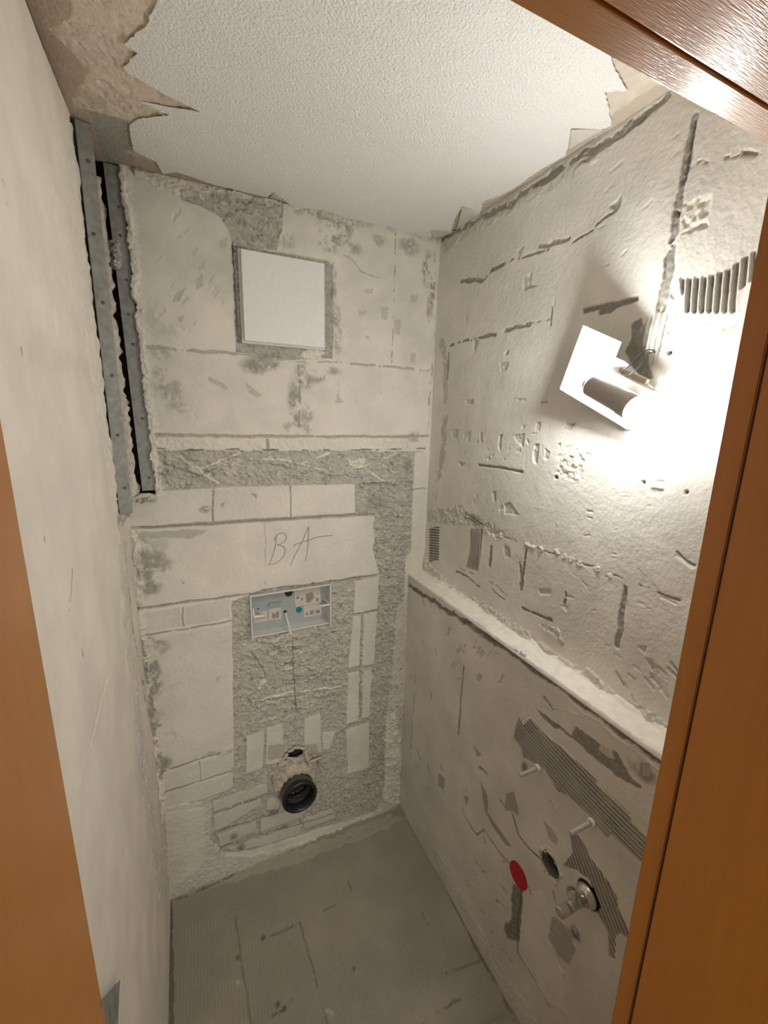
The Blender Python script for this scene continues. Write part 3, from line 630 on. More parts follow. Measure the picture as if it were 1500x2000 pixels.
w.comb([(1003, 1440), (1008, 1418), (1013, 1402), (1024, 1412), (1035, 1400), (1058, 1430), (1090, 1455), (1165, 1522), (1165, 1528), (1230, 1590), (1232, 1605), (1275, 1645), (1270, 1690), (1250, 1682),
        (1195, 1630), (1184, 1636), (1150, 1592), (1110, 1552), (1090, 1545), (1062, 1500), (1040, 1488), (1022, 1478), (1018, 1460)], [(1040, 1420), (1250, 1650)], pitch=.0115, g=1, amp=.0022, bend=.35, k=.35)
w.poly([(1045, 1382), (1062, 1392), (1080, 1408), (1100, 1425), (1118, 1436), (1122, 1418), (1140, 1432), (1165, 1448), (1200, 1470), (1225, 1498), (1232, 1520), (1250, 1535), (1248, 1542), (1215, 1522),
        (1185, 1500), (1150, 1472), (1120, 1442), (1080, 1420), (1060, 1402)], g=1, k=.15, h=-.0015, hn=.002, rag=.007)
w.poly([(1172, 1450), (1192, 1462), (1200, 1482), (1185, 1478), (1168, 1462)], g=.2, seth=0, rag=.004)
w.comb([(1112, 1625), (1118, 1622), (1135, 1640), (1152, 1675), (1192, 1728), (1205, 1755), (1206, 1775), (1222, 1802), (1228, 1832), (1210, 1822), (1202, 1830), (1200, 1872), (1190, 1868), (1187, 1822),
        (1165, 1780), (1150, 1765), (1152, 1720), (1128, 1700), (1098, 1690), (1118, 1665)], [(1125, 1640), (1185, 1800)], pitch=.012, g=1, amp=.0022, k=.35, bend=.3)
w.comb([(1080, 1790), (1090, 1796), (1112, 1815), (1125, 1855), (1112, 1886), (1092, 1868), (1073, 1832)], [(1080, 1800), (1115, 1880)], pitch=.012, g=.9, amp=.0016, k=.2)
w.smudge((1125, 1825), .015, .9, .02, k=.8)
w.poly([(938, 1524), (952, 1555), (952, 1588), (975, 1620), (998, 1655), (988, 1652), (968, 1625), (948, 1590), (942, 1560)], g=.85, h=-.002, hn=.001, rag=.004)
w.comb([(988, 1550), (1003, 1546), (1010, 1572), (1013, 1595), (1002, 1585), (985, 1582)], [(995, 1550), (1002, 1590)], pitch=.009, g=.9, amp=.001, k=.2)
w.line([(1000, 1590), (1012, 1630), (1030, 1655), (1055, 1678)], .006, g=.8, k=.5, h=-.003, br=1)
w.poly([(1060, 1600), (1075, 1615), (1089, 1640), (1085, 1652), (1072, 1640)], g=.6, rag=.004, h=-.001)
w.line([(908, 1595), (930, 1632), (945, 1620), (975, 1665), (1000, 1690)], .006, g=.7, k=.2, h=-.001, br=.5)
w.line([(1076, 1562), (1090, 1590)], .003, k=.6, w=.2, h=-.002); w.line([(955, 1485), (965, 1515)], .003, w=.5, h=-.002)
w.chips([(850, 1500), (900, 1500), (1000, 1660), (940, 1680)], 10, 35, .01, .03, g=.5, depth=.0015, asp=3, ang=1.2)
w.smudge((1255, 1505), .03, .7, .02); w.smudge((1025, 1500), .012, .8, .02)
# raked channel under the red cap and the long crack
w.poly([(1003, 1728), (1028, 1735), (1020, 1785), (1014, 1838), (992, 1835), (985, 1815), (998, 1790)], g=1, k=.25, h=-.004, hn=.006, rag=.008)
w.line([(1018, 1740), (1010, 1800), (1008, 1840)], .003, k=.6, h=-.004)
w.line([(1012, 1830), (1010, 1860), (1030, 1890), (1055, 1930), (1072, 1965)], .005, k=.75, g=.6, h=-.004, br=1.2)
w.poly([(1022, 1735), (1060, 1745), (1080, 1790), (1072, 1835), (1100, 1900), (1110, 1990), (1070, 1955), (1015, 1860)], w=.18, g=.05, h=.002, rag=.006, soft=.003)
w.line([(1080, 1740), (1085, 1765), (1095, 1775)], .004, k=.5, w=.2, h=-.003)
w.poly([(783, 1560), (830, 1650), (935, 1860), (1020, 2010), (1060, 2010), (960, 1850), (870, 1690), (800, 1560)], g=.12, t=.0, h=.001, hn=.003, rag=.01, soft=.006)
for L_ in ([(790, 1600), (800, 1625), (808, 1640)], [(820, 1650), (835, 1685), (860, 1730), (878, 1752)], [(938, 1500), (950, 1512)], [(855, 1520), (862, 1535), (868, 1550)], [(1062, 1362), (1080, 1385)],
           [(1025, 1720), (1040, 1745)], [(885, 1765), (895, 1785)], [(835, 1490), (838, 1510)], [(975, 1560), (985, 1575)]):
    w.line(L_, .005, g=.8, k=.35, h=-.002, rag=.006, br=.6)
for q in ([(856, 1510), (868, 1520), (866, 1545), (856, 1535)], [(905, 1555), (915, 1560), (910, 1575)], [(925, 1455), (940, 1475), (932, 1480)], [(1250, 1490), (1272, 1495), (1268, 1515), (1252, 1510)]):
    w.poly(q, g=.6, k=.15, h=-.0015, rag=.004)
for L_ in ([(1000, 1440), (1010, 1404), (1022, 1412)], [(1022, 1412), (1036, 1400), (1062, 1432), (1100, 1460), (1164, 1524)], [(1166, 1530), (1230, 1592), (1275, 1642)], [(1078, 1382), (1120, 1392), (1150, 1402)], [(950, 1480), (965, 1515)], [(1078, 1560), (1092, 1592)]):
    w.line(L_, .0028, w=.7, g=.1, h=.0015, rag=.004, br=.6)
HC = at((1074, 1690), 0, BL); VC = at((1148, 1748), 0, BL)
w.poly([(1050, 1655), (1065, 1650), (1085, 1665), (1100, 1700), (1098, 1725), (1080, 1715), (1060, 1690)], w=.8, g=.1, h=.001, hn=.004, rag=.004)
w.keep &= ~((((w.U-HC[1])/.032)**2+((w.V-HC[2])/.034)**2)*(1+.25*w.mid) < 1)
w.keep &= ~(((w.U-VC[1])**2+(w.V-VC[2])**2) < .032**2)
wall_low = w.build('wall_right_lower', M_right)

# ledge on top of it
w = Wall(2, ZL, 1, BL-.001, B+.01, Y0-.01, D+.004, .003, 500)
w.h += .0012*w.big+.0012*w.mid+.0006*w.fine; w.c[2] += .75
edge = BL+.003+.006*vnoise(w.V, w.V*0, .06, 501)+.0025*vnoise(w.V, w.V*0, .015, 502)
w.h -= np.clip((edge-w.U)/.008, 0, 1)*.004; w.c[0] = np.clip((edge+.001-w.U)/.004, 0, 1)*.3
w.h += np.clip((w.U-(B-.012-.008*vnoise(w.V, w.V*0, .05, 503)))/.01, 0, 1)*.012
w.h += .0015*w.mid
w.line([(872, 1160), (858, 1166)], .002, k=.7, h=-.003)
ledge = w.build('trim_1', M_right, skirt=.012)

# ---------------------------------------------------------------- floor
w = Wall(2, 0, 1, -A-.01, BL+.01, Y0-.4, D+.01, .003, 600)
w.h += .002*w.big+.0006*w.mid
w.c[0] += np.clip(.2+.35*w.big, 0, .6)
w.h += .010*np.clip((w.V-(D-.06))/.06, 0, 1)**2+.010*np.clip((w.U-(BL-.025))/.025, 0, 1)**2
for q, d in (([(345, 1790), (560, 1760), (600, 1850), (560, 2000), (340, 2000)], [(450, 1780), (462, 1990)]), ([(620, 1760), (830, 1730), (900, 1850), (860, 1930), (640, 1960)], [(690, 1770), (760, 1950)]),
             ([(640, 1900), (900, 1850), (960, 1990), (660, 2000)], [(760, 1860), (810, 1990)])):
    P_ = w.pts(q); sl = w.win(P_, .03); dd = w.pts(d); e = (dd[1]-dd[0])/np.linalg.norm(dd[1]-dd[0]); n_ = np.array([-e[1], e[0]])
    m = sstep(.5-w._segd(w.U[sl]+w.w1[sl]*.02, w.V[sl]+w.w2[sl]*.02, P_, True)/.03)
    ph = w.U[sl]*n_[0]+w.V[sl]*n_[1]+w.mid[sl]*.0008
    w.h[sl] += m*.0019*np.sin(ph/.0105*6.283)*(.6+.5*w.big[sl])*sstep(w.mid[sl]*1.2+.9)
    w.c[0][sl] += m*.18*np.sin(ph/.0105*6.283)
w.line([(460, 1790), (465, 1830), (475, 1900), (490, 2000)], .005, g=.5, k=.35, h=-.002, br=.2)
w.line([(585, 1800), (608, 1880), (625, 1950), (640, 2000)], .005, g=.5, k=.4, h=-.002, br=.1)
w.line([(615, 1785), (655, 1765)], .006, g=.6, k=.4, h=-.002, br=.7); w.line([(530, 1828), (572, 1807)], .006, g=.6, k=.4, h=-.002, br=.7)
w.line([(680, 1720), (686, 1740)], .004, g=.6, k=.4, h=-.002); w.line([(815, 1765), (835, 1805)], .005, g=.6, k=.4, h=-.002, br=.6)
w.line([(820, 2000), (880, 1960), (900, 1950)], .006, g=.6, k=.4, h=-.003, br=.4); w.line([(870, 1900), (940, 1875)], .005, g=.5, k=.3, h=-.003, br=.4)
w.line([(532, 1984), (575, 1957)], .005, g=.5, k=.7, h=-.002, br=.0)
w.line([(330, 1762), (365, 1752), (430, 1725), (480, 1700)], .007, g=.7, k=.6, h=-.003, br=.3)
w.line([(332, 1765), (334, 1850), (334, 2000)], .014, g=.9, k=.45, h=-.004, hn=.003, br=.8)
w.line([(785, 1578), (830, 1655), (935, 1865), (1005, 1995)], .006, g=.5, k=.55, h=-.002, br=.5)
for p_ in ((465, 1870, ), (565, 1848), (690, 1893), (542, 1963), (570, 1958), (555, 1970), (514, 1832)): w.smudge(p_, .008, .6, k=.8)
for p_ in ((465, 1918), (640, 1975), (648, 1980)): w.poly([(p_[0]-5, p_[1]-4), (p_[0]+5, p_[1]-4), (p_[0]+4, p_[1]+5), (p_[0]-5, p_[1]+4)], w=.5, h=.002)
# smear of plaster from the back wall
w.poly([(440, 1680), (560, 1665), (640, 1640), (760, 1590), (790, 1600), (700, 1640), (560, 1690), (380, 1745), (335, 1760)], w=.25, g=.1, h=.004, hn=.003, rag=.012, soft=.006)
floor = w.build('floor', M_floor)

# ---------------------------------------------------------------- ceiling (bare, with the remains of backing paper)
w = Wall(2, H, -1, -A-.06, B+.01, Y0-.2, D+.01, .003, 700)
w.h += .0008*w.big
TX = dict(t=.85, h=.0008)
tex = [(136, -60), (137, 30), (98, 60), (118, 80), (172, 138), (165, 160), (150, 170), (155, 185), (140, 192), (145, 208), (240, 233), (250, 300), (350, 330), (600, 200), (600, -60)]
sl, m = w.poly(tex, soft=.001, rag=.003, **TX)
spots = sstep((w.fine[sl]+.6*w.mid[sl]-.25)*3)
w.c[0][sl] = np.maximum(w.c[0][sl], m*spots*.6); w.h[sl] -= m*(spots*.0022+.0012*w.fine[sl])
pink = sstep(w.big[sl]*1.6-.25); w.c[0][sl] *= 1-.4*pink*m
w.poly([(150, 175), (190, 180), (215, 210), (170, 215), (145, 208)], w=.35, t=.3, g=.1, rag=.006, soft=.004)
w.poly([(1190, 110), (1330, 110), (1330, 180), (1240, 235), (1190, 260), (1170, 230), (1180, 150)], w=.55, t=.5, h=.001, rag=.006)
sl = w.win(w.pts([(1190, 110), (1330, 180), (1190, 260)]), .02); spots = sstep((w.fine[sl]+.6*w.mid[sl]-.2)*3); w.c[0][sl] = np.maximum(w.c[0][sl], spots*.5); w.h[sl] -= spots*.0015
w.poly([(172, 215), (250, 235), (262, 312), (205, 330)], g=1, w=0, t=0, h=-.001, rag=.004)
w.poly([(250, 300), (340, 330), (560, 385), (870, 470), (860, 440), (560, 360), (300, 290)], g=.5, w=.5, t=0, h=0, hn=.0025, rag=.012)
w.poly([(862, 470), (1000, 400), (1200, 275), (1320, 190), (1290, 160), (1180, 240), (1000, 350), (850, 430)], g=.25, w=.25, t=0, hn=.003, rag=.012)
ceiling = w.build('ceiling', M_ceil)

# wallpaper that is still up, torn round its edge
def torn(pts, amp, seed, step=.006):
    r = random.Random(seed); out = []
    for i in range(len(pts)):
        a = np.array(pts[i]); b = np.array(pts[(i+1) % len(pts)]); d = b-a; L_ = np.linalg.norm(d); n = max(1, int(L_/step)); nn = np.array([-d[1], d[0]])/max(L_, 1e-9)
        for k in range(n):
            out.append(a+d*k/n+(nn*r.gauss(0, amp) if k else 0))
    return out
pp = [(320, -80), (305, 0), (285, 45), (270, 55), (241, 80), (268, 98), (258, 108), (240, 128), (250, 138), (320, 178), (392, 214), (330, 205), (274, 194), (330, 220), (270, 228), (252, 240),
      (256, 270), (262, 290), (275, 298), (305, 312), (318, 336), (345, 332), (420, 358), (520, 382), (535, 374), (552, 385), (572, 402), (650, 418), (690, 430), (770, 450), (840, 465), (850, 452),
      (880, 455), (890, 420), (903, 402), (935, 418), (945, 395), (1000, 367), (1060, 325), (1105, 300), (1115, 262), (1120, 248), (1170, 250), (1195, 240), (1190, 205), (1182, 175), (1210, 172),
      (1228, 172), (1210, 145), (1200, 125), (1180, 60), (1100, -80)]
uv = [at(p, 2, H)[:2] for p in pp]
uv = torn(uv, .0009, 4)
bm = bmesh.new()
prism(bm, [Vector((q[0], q[1], H-.0035)) for q in uv], (0, 0, -1), .0014)
paper = link('ceiling_wallpaper', bm, M_paper)
bmesh_fix = paper.data.validate()
tag(paper, 'white woodchip wallpaper still glued to the ceiling, torn round its edges', 'wallpaper')
# loose curled flaps along the torn edge
def flap(tri, drop, label, seed):
    P = [at(p, 2, H-.005) for p in tri]; base0, base1, tip = [Vector(p) for p in P]
    bm = bmesh.new(); n = 8; rows = []
    for i in range(n+1):
        t = i/n; a = base0.lerp(tip, t); b = base1.lerp(tip, t); row = []
        for j in range(6):
            q = a.lerp(b, j/5); q.z -= drop*t**1.6; row.append(bm.verts.new(q))
        rows.append(row)
    for i in range(n):
        for j in range(5): bm.faces.new((rows[i][j], rows[i][j+1], rows[i+1][j+1], rows[i+1][j]))
    bmesh.ops.remove_doubles(bm, verts=bm.verts, dist=.00005)
    o = link('wallpaper_flap', bm, M_flap, smooth=True)
    s_ = o.modifiers.new('s', 'SOLIDIFY'); s_.thickness = .0008
    tag(o, label, 'wallpaper'); return o
M_flap = mat('paper_back', (.62, .59, .52), .8, noise=.06, nscale=40)
flap([(890, 452), (940, 418), (903, 402)], .004, 'triangular curled wallpaper flap hanging near the back right ceiling corner', 1)
flap([(845, 470), (895, 452), (842, 450)], .003, 'small curled wallpaper scrap right in the back right ceiling corner', 2)
flap([(940, 402), (990, 378), (948, 392)], .003, 'narrow wallpaper scrap along the right ceiling edge near the back corner', 3)
flap([(1108, 296), (1180, 254), (1116, 250)], .004, 'peeled wallpaper flap above the right wall, ahead of the bare patch', 4)
flap([(526, 386), (556, 394), (535, 374)], .004, 'tiny lifted wallpaper scrap on the ceiling edge above the square panel', 5)

# ---------------------------------------------------------------- front wall with the door opening
XL, XRt, XRb, ZD = -.0785, .534, .575, 2.128
bm = bmesh.new(); th = .11; yc = Y0-.012-th/2
box(bm, ((-A-.02+XL-.02)/2, yc, H/2), (1, 0, 0), (0, 1, 0), (0, 0, 1), (XL-.02)-(-A-.02), th, H)
box(bm, ((XRb+.03+B+.02)/2, yc, H/2), (1, 0, 0), (0, 1, 0), (0, 0, 1), (B+.02)-(XRb+.03), th, H)
box(bm, ((XL+XRb)/2, yc, (ZD+.03+H)/2), (1, 0, 0), (0, 1, 0), (0, 0, 1), XRb-XL+.10, th, H-ZD-.03)
fw = link('wall_front', bm, mat('front_plaster', (.68, .63, .545), .85, noise=.06, bump=.0005), kind='structure')
door = bpy.data.objects.new('door_1', None); COL.objects.link(door); door['kind'] = 'structure'; door.location = (.24, Y0, 0)
def jamb(x_top, x_bot, sgn, name):
    bm = bmesh.new(); t = .022; G = Y0-.027
    def slab(y0, y1, off):
        p = [(x_bot+sgn*off, 0), (x_top+sgn*off, ZD+.0), (x_top-sgn*t, ZD+.0), (x_bot-sgn*t, 0)]
        prism(bm, [Vector((x, y0, z)) for x, z in p], (0, 1, 0), y1-y0, bev=.0012)
    slab(G+.0028, Y0, 0)            # rebate strip on the room side
    slab(-.14, G-.0005, .0022)      # wide lining face towards the viewer
    link(name, bm, M_wood, door)
    bm = bmesh.new(); p = [(x_bot-sgn*.002, 0), (x_top-sgn*.002, ZD), (x_top-sgn*.02, ZD), (x_bot-sgn*.02, 0)]
    prism(bm, [Vector((x, G-.001, z)) for x, z in p], (0, 1, 0), .0045); link('door_seal', bm, M_seal, door)
def jamb_left(x):
    bm = bmesh.new(); prism(bm, [Vector((x, -.14, 0)), Vector((x, Y0, 0)), Vector((x, Y0, ZD)), Vector((x, -.14, ZD))], (-1, 0, 0), .022, bev=.0012)
    link('door_jamb', bm, M_wood, door)
jamb_left(XL)
XT2 = .531; XB2 = .585
jamb(XT2+(0), XB2, -1, 'door_jamb')
bm = bmesh.new(); G = Y0-.027
box(bm, ((XL+XT2)/2, (Y0+G+.0028)/2, ZD+.011), (1, 0, 0), (0, 1, 0), (0, 0, 1), XT2-XL+.04, Y0-G-.0028, .022, .0012)
box(bm, ((XL+XT2)/2, (G-.0005-.14)/2, ZD+.011-.001), (1, 0, 0), (0, 1, 0), (0, 0, 1), XT2-XL+.04, G-.0005+.14, .022, .0012)
link('door_head', bm, M_wood2, door)
bm = bmesh.new(); box(bm, ((XL+XT2)/2, G+.001, ZD+.011), (1, 0, 0), (0, 1, 0), (0, 0, 1), XT2-XL+.03, .0045, .016); link('door_seal', bm, M_seal, door)

# ---------------------------------------------------------------- opened shaft in the corner
SX0, SX1, SY1 = -.36, -.07, 1.72
bm = bmesh.new()
def quad(bm, *p): bm.faces.new([bm.verts.new(Vector(q)) for q in p])
box(bm, (-A-.055, .75, H-.03), (1, 0, 0), (0, 1, 0), (0, 0, 1), .02, 1.05, .07)  # dark backing added behind the left wall's top gap, shuts out the world
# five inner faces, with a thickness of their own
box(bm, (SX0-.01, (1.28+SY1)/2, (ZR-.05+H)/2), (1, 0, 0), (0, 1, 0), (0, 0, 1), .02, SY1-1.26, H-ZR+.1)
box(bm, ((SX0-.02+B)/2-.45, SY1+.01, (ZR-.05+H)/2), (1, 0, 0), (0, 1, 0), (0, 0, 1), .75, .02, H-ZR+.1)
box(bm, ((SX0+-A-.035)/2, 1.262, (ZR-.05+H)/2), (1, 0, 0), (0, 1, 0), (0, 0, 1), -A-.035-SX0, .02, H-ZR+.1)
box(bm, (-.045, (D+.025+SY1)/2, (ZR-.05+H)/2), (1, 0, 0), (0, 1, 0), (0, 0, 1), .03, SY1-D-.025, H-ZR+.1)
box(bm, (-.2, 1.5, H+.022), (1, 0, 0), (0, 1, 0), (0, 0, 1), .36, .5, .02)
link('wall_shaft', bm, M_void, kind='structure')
bm = bmesh.new(); box(bm, (-.2725, 1.5, ZR-.035), (1, 0, 0), (0, 1, 0), (0, 0, 1), .205, .46, .05)
box(bm, (-.12, D+.12, ZR-.035), (1, 0, 0), (0, 1, 0), (0, 0, 1), .1, .24, .05)
r = random.Random(8)
for i in range(46):
    c = (r.uniform(-.19, -.165) if i % 2 else r.uniform(-.17, -.085), r.uniform(1.30, 1.49) if i % 2 else r.uniform(1.484, 1.50), ZR-.008+r.uniform(-.004, .006)); s_ = r.uniform(.006, .018)
    box(bm, c, (r.random(), r.random(), .2), (-.3, r.random(), .1), (0, .1, 1), s_, s_*.8, s_*.6, .001)
link('trim_2', bm, M_rubgrey, kind='structure')

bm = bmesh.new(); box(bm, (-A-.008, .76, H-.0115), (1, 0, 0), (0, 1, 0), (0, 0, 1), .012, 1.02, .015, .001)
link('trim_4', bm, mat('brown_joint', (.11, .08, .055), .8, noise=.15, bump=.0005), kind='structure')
def blob_strip(name, P0, P1, wx, wy, seed, material, n=160, m=14, amp=.5):
    """an upright irregular slab of broken masonry between two points"""
    bm = bmesh.new(); rings = []; P0, P1 = Vector(P0), Vector(P1)
    for i in range(n+1):
        t = i/n; c = P0.lerp(P1, t); ring = []
        s1 = 1+amp*float(fbm(np.array([t*1.0]), np.array([0.]), .05, seed)[0]); s2 = 1+amp*float(fbm(np.array([t*1.0]), np.array([3.]), .04, seed+5)[0])
        if i in (0, n): s1 = s2 = .3
        for k in range(m):
            a = 2*math.pi*k/m; x = math.copysign(abs(math.cos(a))**.6, math.cos(a)); y = math.copysign(abs(math.sin(a))**.6, math.sin(a))
            j = 1+.22*float(vnoise(np.array([t]), np.array([k*.01]), .018, seed+9)[0])
            ring.append(bm.verts.new(c+Vector((x*wx*s1*j, y*wy*s2*j, 0))))
        rings.append(ring)
    for a, b in zip(rings, rings[1:]):
        for k in range(m): bm.faces.new((a[k], a[(k+1) % m], b[(k+1) % m], b[k]))
    bm.faces.new(list(reversed(rings[0]))); bm.faces.new(rings[-1])
    return link(name, bm, material, smooth=True)
# broken lining slab seen between the two studs
o = blob_strip('broken_lining_board', (-.180, 1.503, ZR-.01), (-.190, 1.503, H-.03), .044, .008, 31, M_rubble, amp=.10)
tag(o, 'ragged broken plasterboard remnant standing in the shaft between the two metal studs', 'plasterboard')
o = blob_strip('trim_3', (-.178, 1.312, ZR-.02), (-.178, 1.300, H-.02), .010, .016, 41, M_rubble, amp=.6)
o['kind'] = 'structure'
# metal studs
def stud(loc, w_, d_, face, z0, z1, label, screws, lean=0):
    st = empty('metal_stud', (loc[0], loc[1], z0), label, 'metal stud', None)
    X = Vector(face).normalized(); Yn = Vector((-X.y, X.x, 0)); c = Vector((loc[0], loc[1], 0)); up = Vector((lean, 0, z1-z0)).normalized()
    bm = bmesh.new(); t = .0012; mid = c+Vector((lean/2, 0, (z0+z1)/2)); L_ = z1-z0
    box(bm, mid, Yn, X, up, w_, t, L_)
    for sg in (-1, 1):
        box(bm, mid+Yn*(sg*w_/2)-X*(d_/2), Yn, X, up, t, d_, L_)
        box(bm, mid+Yn*(sg*(w_/2-.004))-X*d_, Yn, X, up, .008, t, L_)
    link('stud_profile', bm, M_steel, st)
    for z, off in screws:
        p = c+Vector((lean*(z-z0)/(z1-z0), 0, z))+Yn*off
        bm = bmesh.new(); lathe(bm, p, X, [(0, .0038), (.0012, .0042), (.0022, .0036), (.0022, .0018), (.0008, .0014)], 16); link('screw', bm, M_screw, st, smooth=False)
    return st
f1 = Vector((.25, -1, 0)); f2 = Vector((.12, -1, 0))
stud((-.151, 1.318), .030, .045, f1, ZR-.012, H-.004, 'front grey galvanised stud beside the torn end of the left wall', [(2.42, .002), (2.27, -.003), (2.12, 0), (1.95, .002), (1.80, 0), (1.66, .003)], .002)
stud((-.103, D+.006), .036, .018, f2, ZR+.02, H-.002, 'rear grey galvanised stud standing against the back wall', [(2.40, .006), (2.33, .002), (2.22, .004), (2.13, .0), (2.05, .002), (1.84, .004), (1.66, .004)], -.012)
# old rag or foil stuffed between them
bm = bmesh.new(); r = random.Random(5)
for i in range(5):
    c = at((222+r.uniform(-7, 7), 480+i*9), 1, 1.44)
    bmesh.ops.create_icosphere(bm, subdivisions=2, radius=.013, matrix=Matrix.Translation(Vector(c)) @ Matrix.Diagonal((1, .7, .9, 1)))
for v_ in bm.verts: v_.co += Vector((r.uniform(-1, 1), r.uniform(-1, 1), r.uniform(-1, 1)))*.0028
o = link('crumpled_foil', bm, mat('crumpled_foil', (.40, .37, .38), .5, metal=.2, noise=.5, nscale=110)); tag(o, 'crumpled grey foil scrap wedged high between the two metal studs', 'foil')

# ================================================================ THINGS ON THE BACK WALL
# square white access panel
def panel():
    p = [V3(q, 1, D-.022) for q in ((472, 486), (634, 515), (633, 680), (476, 664))]
    cx = sum((q.x for q in p))/4; cz = sum((q.z for q in p))/4; W_ = ((p[1].x-p[0].x)+(p[2].x-p[3].x))/2; H_ = ((p[0].z-p[3].z)+(p[1].z-p[2].z))/2
    e = empty('access_panel', (cx, D-.004, cz), 'square white glossy access panel high on the back wall', 'access panel')
    bm = bmesh.new(); box(bm, (cx-.001, D-.006, cz-.001), (1, 0, 0), (0, 1, 0), (0, 0, 1), W_+.012, .012, H_+.012, .002); link('frame', bm, M_whitef, e)
    bm = bmesh.new(); box(bm, (cx, D-.014, cz), (1, 0, 0), (0, 1, 0), (0, 0, 1), W_-.012, .008, H_-.012, .001); link('gasket', bm, M_whitef, e)
    bm = bmesh.new(); box(bm, (cx, D-.020, cz), (1, 0, 0), (0, 1, 0), (0, 0, 1), W_, .006, H_, .002); link('cover', bm, M_white, e)
    r = random.Random(2); bm = bmesh.new()
    for i in range(38):
        x = cx+r.uniform(-.45, .45)*W_; z = cz+(r.uniform(-.46, .46) if i < 20 else r.uniform(-.46, -.3))*H_
        bmesh.ops.create_icosphere(bm, subdivisions=1, radius=r.uniform(.0006, .0013), matrix=Matrix.Translation((x, D-.0232, z)))
    link('paint_splashes', bm, M_white, e, kind='stuff')
panel()

# flush plate opening of the built-in cistern
def cistern():
    x0, x1, z0, z1 = FP; dep = .038
    e = empty('flush_plate_box', ((x0+x1)/2, D, z0), 'recessed white box of the built-in cistern with blue-grey plate and stickers', 'flush box')
    bm = bmesh.new(); t = .005
    cx = (x0+x1)/2; cz = (z0+z1)/2
    for sx in (-1, 1):
        box(bm, (cx+sx*((x1-x0)/2-t/2), D+dep/2-.006, cz-.004), (1, 0, 0), (0, 1, 0), (0, 0, 1), t, dep+.014, z1-z0+.004, .001)
    box(bm, (cx, D+dep/2-.002, z1-t/2), (1, 0, 0), (0, 1, 0), (0, 0, 1), x1-x0, dep+.004, t, .001); box(bm, (cx, D+dep/2-.002, z0+t/2), (1, 0, 0), (0, 1, 0), (0, 0, 1), x1-x0, dep+.004, t, .001)
    link('frame', bm, M_whitef, e)
    yb = D+dep
    bm = bmesh.new(); box(bm, (cx, yb, cz), (1, 0, 0), (0, 1, 0), (0, 0, 1), x1-x0-.006, .004, z1-z0-.006, .001)
    box(bm, (x0+.088, yb-.006, cz+.022), (1, 0, 0), (0, 1, 0), (0, 0, 1), .030, .010, .012, .001); box(bm, (x0+.105, yb-.011, cz+.026), (1, 0, 0), (0, 1, 0), (0, 0, 1), .032, .005, .004, .001)
    link('back_plate', bm, M_bluegrey, e)
    yf = yb-.0026
    def onp(px): return V3(px, 1, yf)
    def rect(name, px, material, parent, t=.0006, y=0):
        bm = bmesh.new(); prism(bm, [onp(q)+Vector((0, y, 0)) for q in px], (0, -1, 0), t); return link(name, bm, material, parent)
    s1 = rect('sticker', [(575, 1154), (625, 1144), (627, 1177), (577, 1185)], M_sticker, e)
    s1b = rect('sticker', [(593, 1184), (627, 1178.5), (628, 1200), (594, 1206)], M_sticker, e)
    s2 = rect('sticker', [(494, 1196), (522, 1192), (522, 1213), (496, 1218)], M_sticker, e); s3 = rect('sticker', [(525, 1190), (549, 1186), (549, 1208), (525, 1212)], M_sticker, e)
    # printed pictograms on the stickers
    def ink(px, parent): rect('pictogram', px, M_ink, parent, .0002, -.0008)
    ink([(597, 1160), (610, 1156), (614, 1166), (604, 1178), (598, 1176)], s1); ink([(580, 1162), (582, 1162), (582, 1170), (580, 1170)], s1); ink([(578, 1167), (585, 1166), (585, 1168), (578, 1169)], s1)
    ink([(617, 1158), (622, 1157), (621, 1161)], s1); ink([(588, 1168), (591, 1167), (591, 1172), (588, 1173)], s1); ink([(617, 1168), (622, 1167), (622, 1174), (618, 1175)], s1)
    ink([(597, 1197), (602, 1196), (602, 1201), (597, 1202)], s1b); ink([(606, 1193), (613, 1191), (612, 1199), (605, 1201)], s1b); ink([(617, 1192), (624, 1190), (624, 1197), (617, 1198)], s1b)
    ink([(499, 1197), (506, 1196), (506, 1199), (499, 1200)], s2); ink([(500, 1208), (520, 1205), (520, 1206.5), (500, 1209.5)], s2)
    ink([(531, 1196), (545, 1193), (545, 1206), (531, 1208)], s3); 
    rect('pictogram', [(533, 1193), (540, 1192), (540, 1197), (533, 1198)], M_sticker, s3, .0002, -.001)
    def disc(name, px, r_, material, depth=.0008):
        bm = bmesh.new(); lathe(bm, onp(px), (0, -1, 0), [(0, r_), (depth, r_*.97)], 28); return link(name, bm, material, e)
    disc('teal_button', (584, 1191), .012, M_teal); disc('round_opening', (564, 1158), .0150, M_black, .0006); disc('small_hole', (493, 1189), .004, M_black, .0004); disc('small_hole', (504, 1189), .003, M_black, .0004)
    disc('rod_hole', (557, 1195), .007, M_black, .0005)
    def rod(pa, da, pb, db, name='rod', extra=None):
        a = V3(pa, 1, D+da); b = V3(pb, 1, D+db); bm = bmesh.new(); tube(bm, [a, b], .0030, 12)
        if extra: tube(bm, [b]+[V3(q, 1, D+dq) for q, dq in extra], .0036, 12)
        link(name, bm, M_nylon, e)
    rod((557, 1196), dep, (569, 1240), -.035)
    rod((632, 1168), dep, (644, 1180), -.004, extra=[((627, 1184), -.002)])
    rod((494, 1188), .012, (496, 1205), -.004, extra=[((516, 1203), .006)])
cistern()

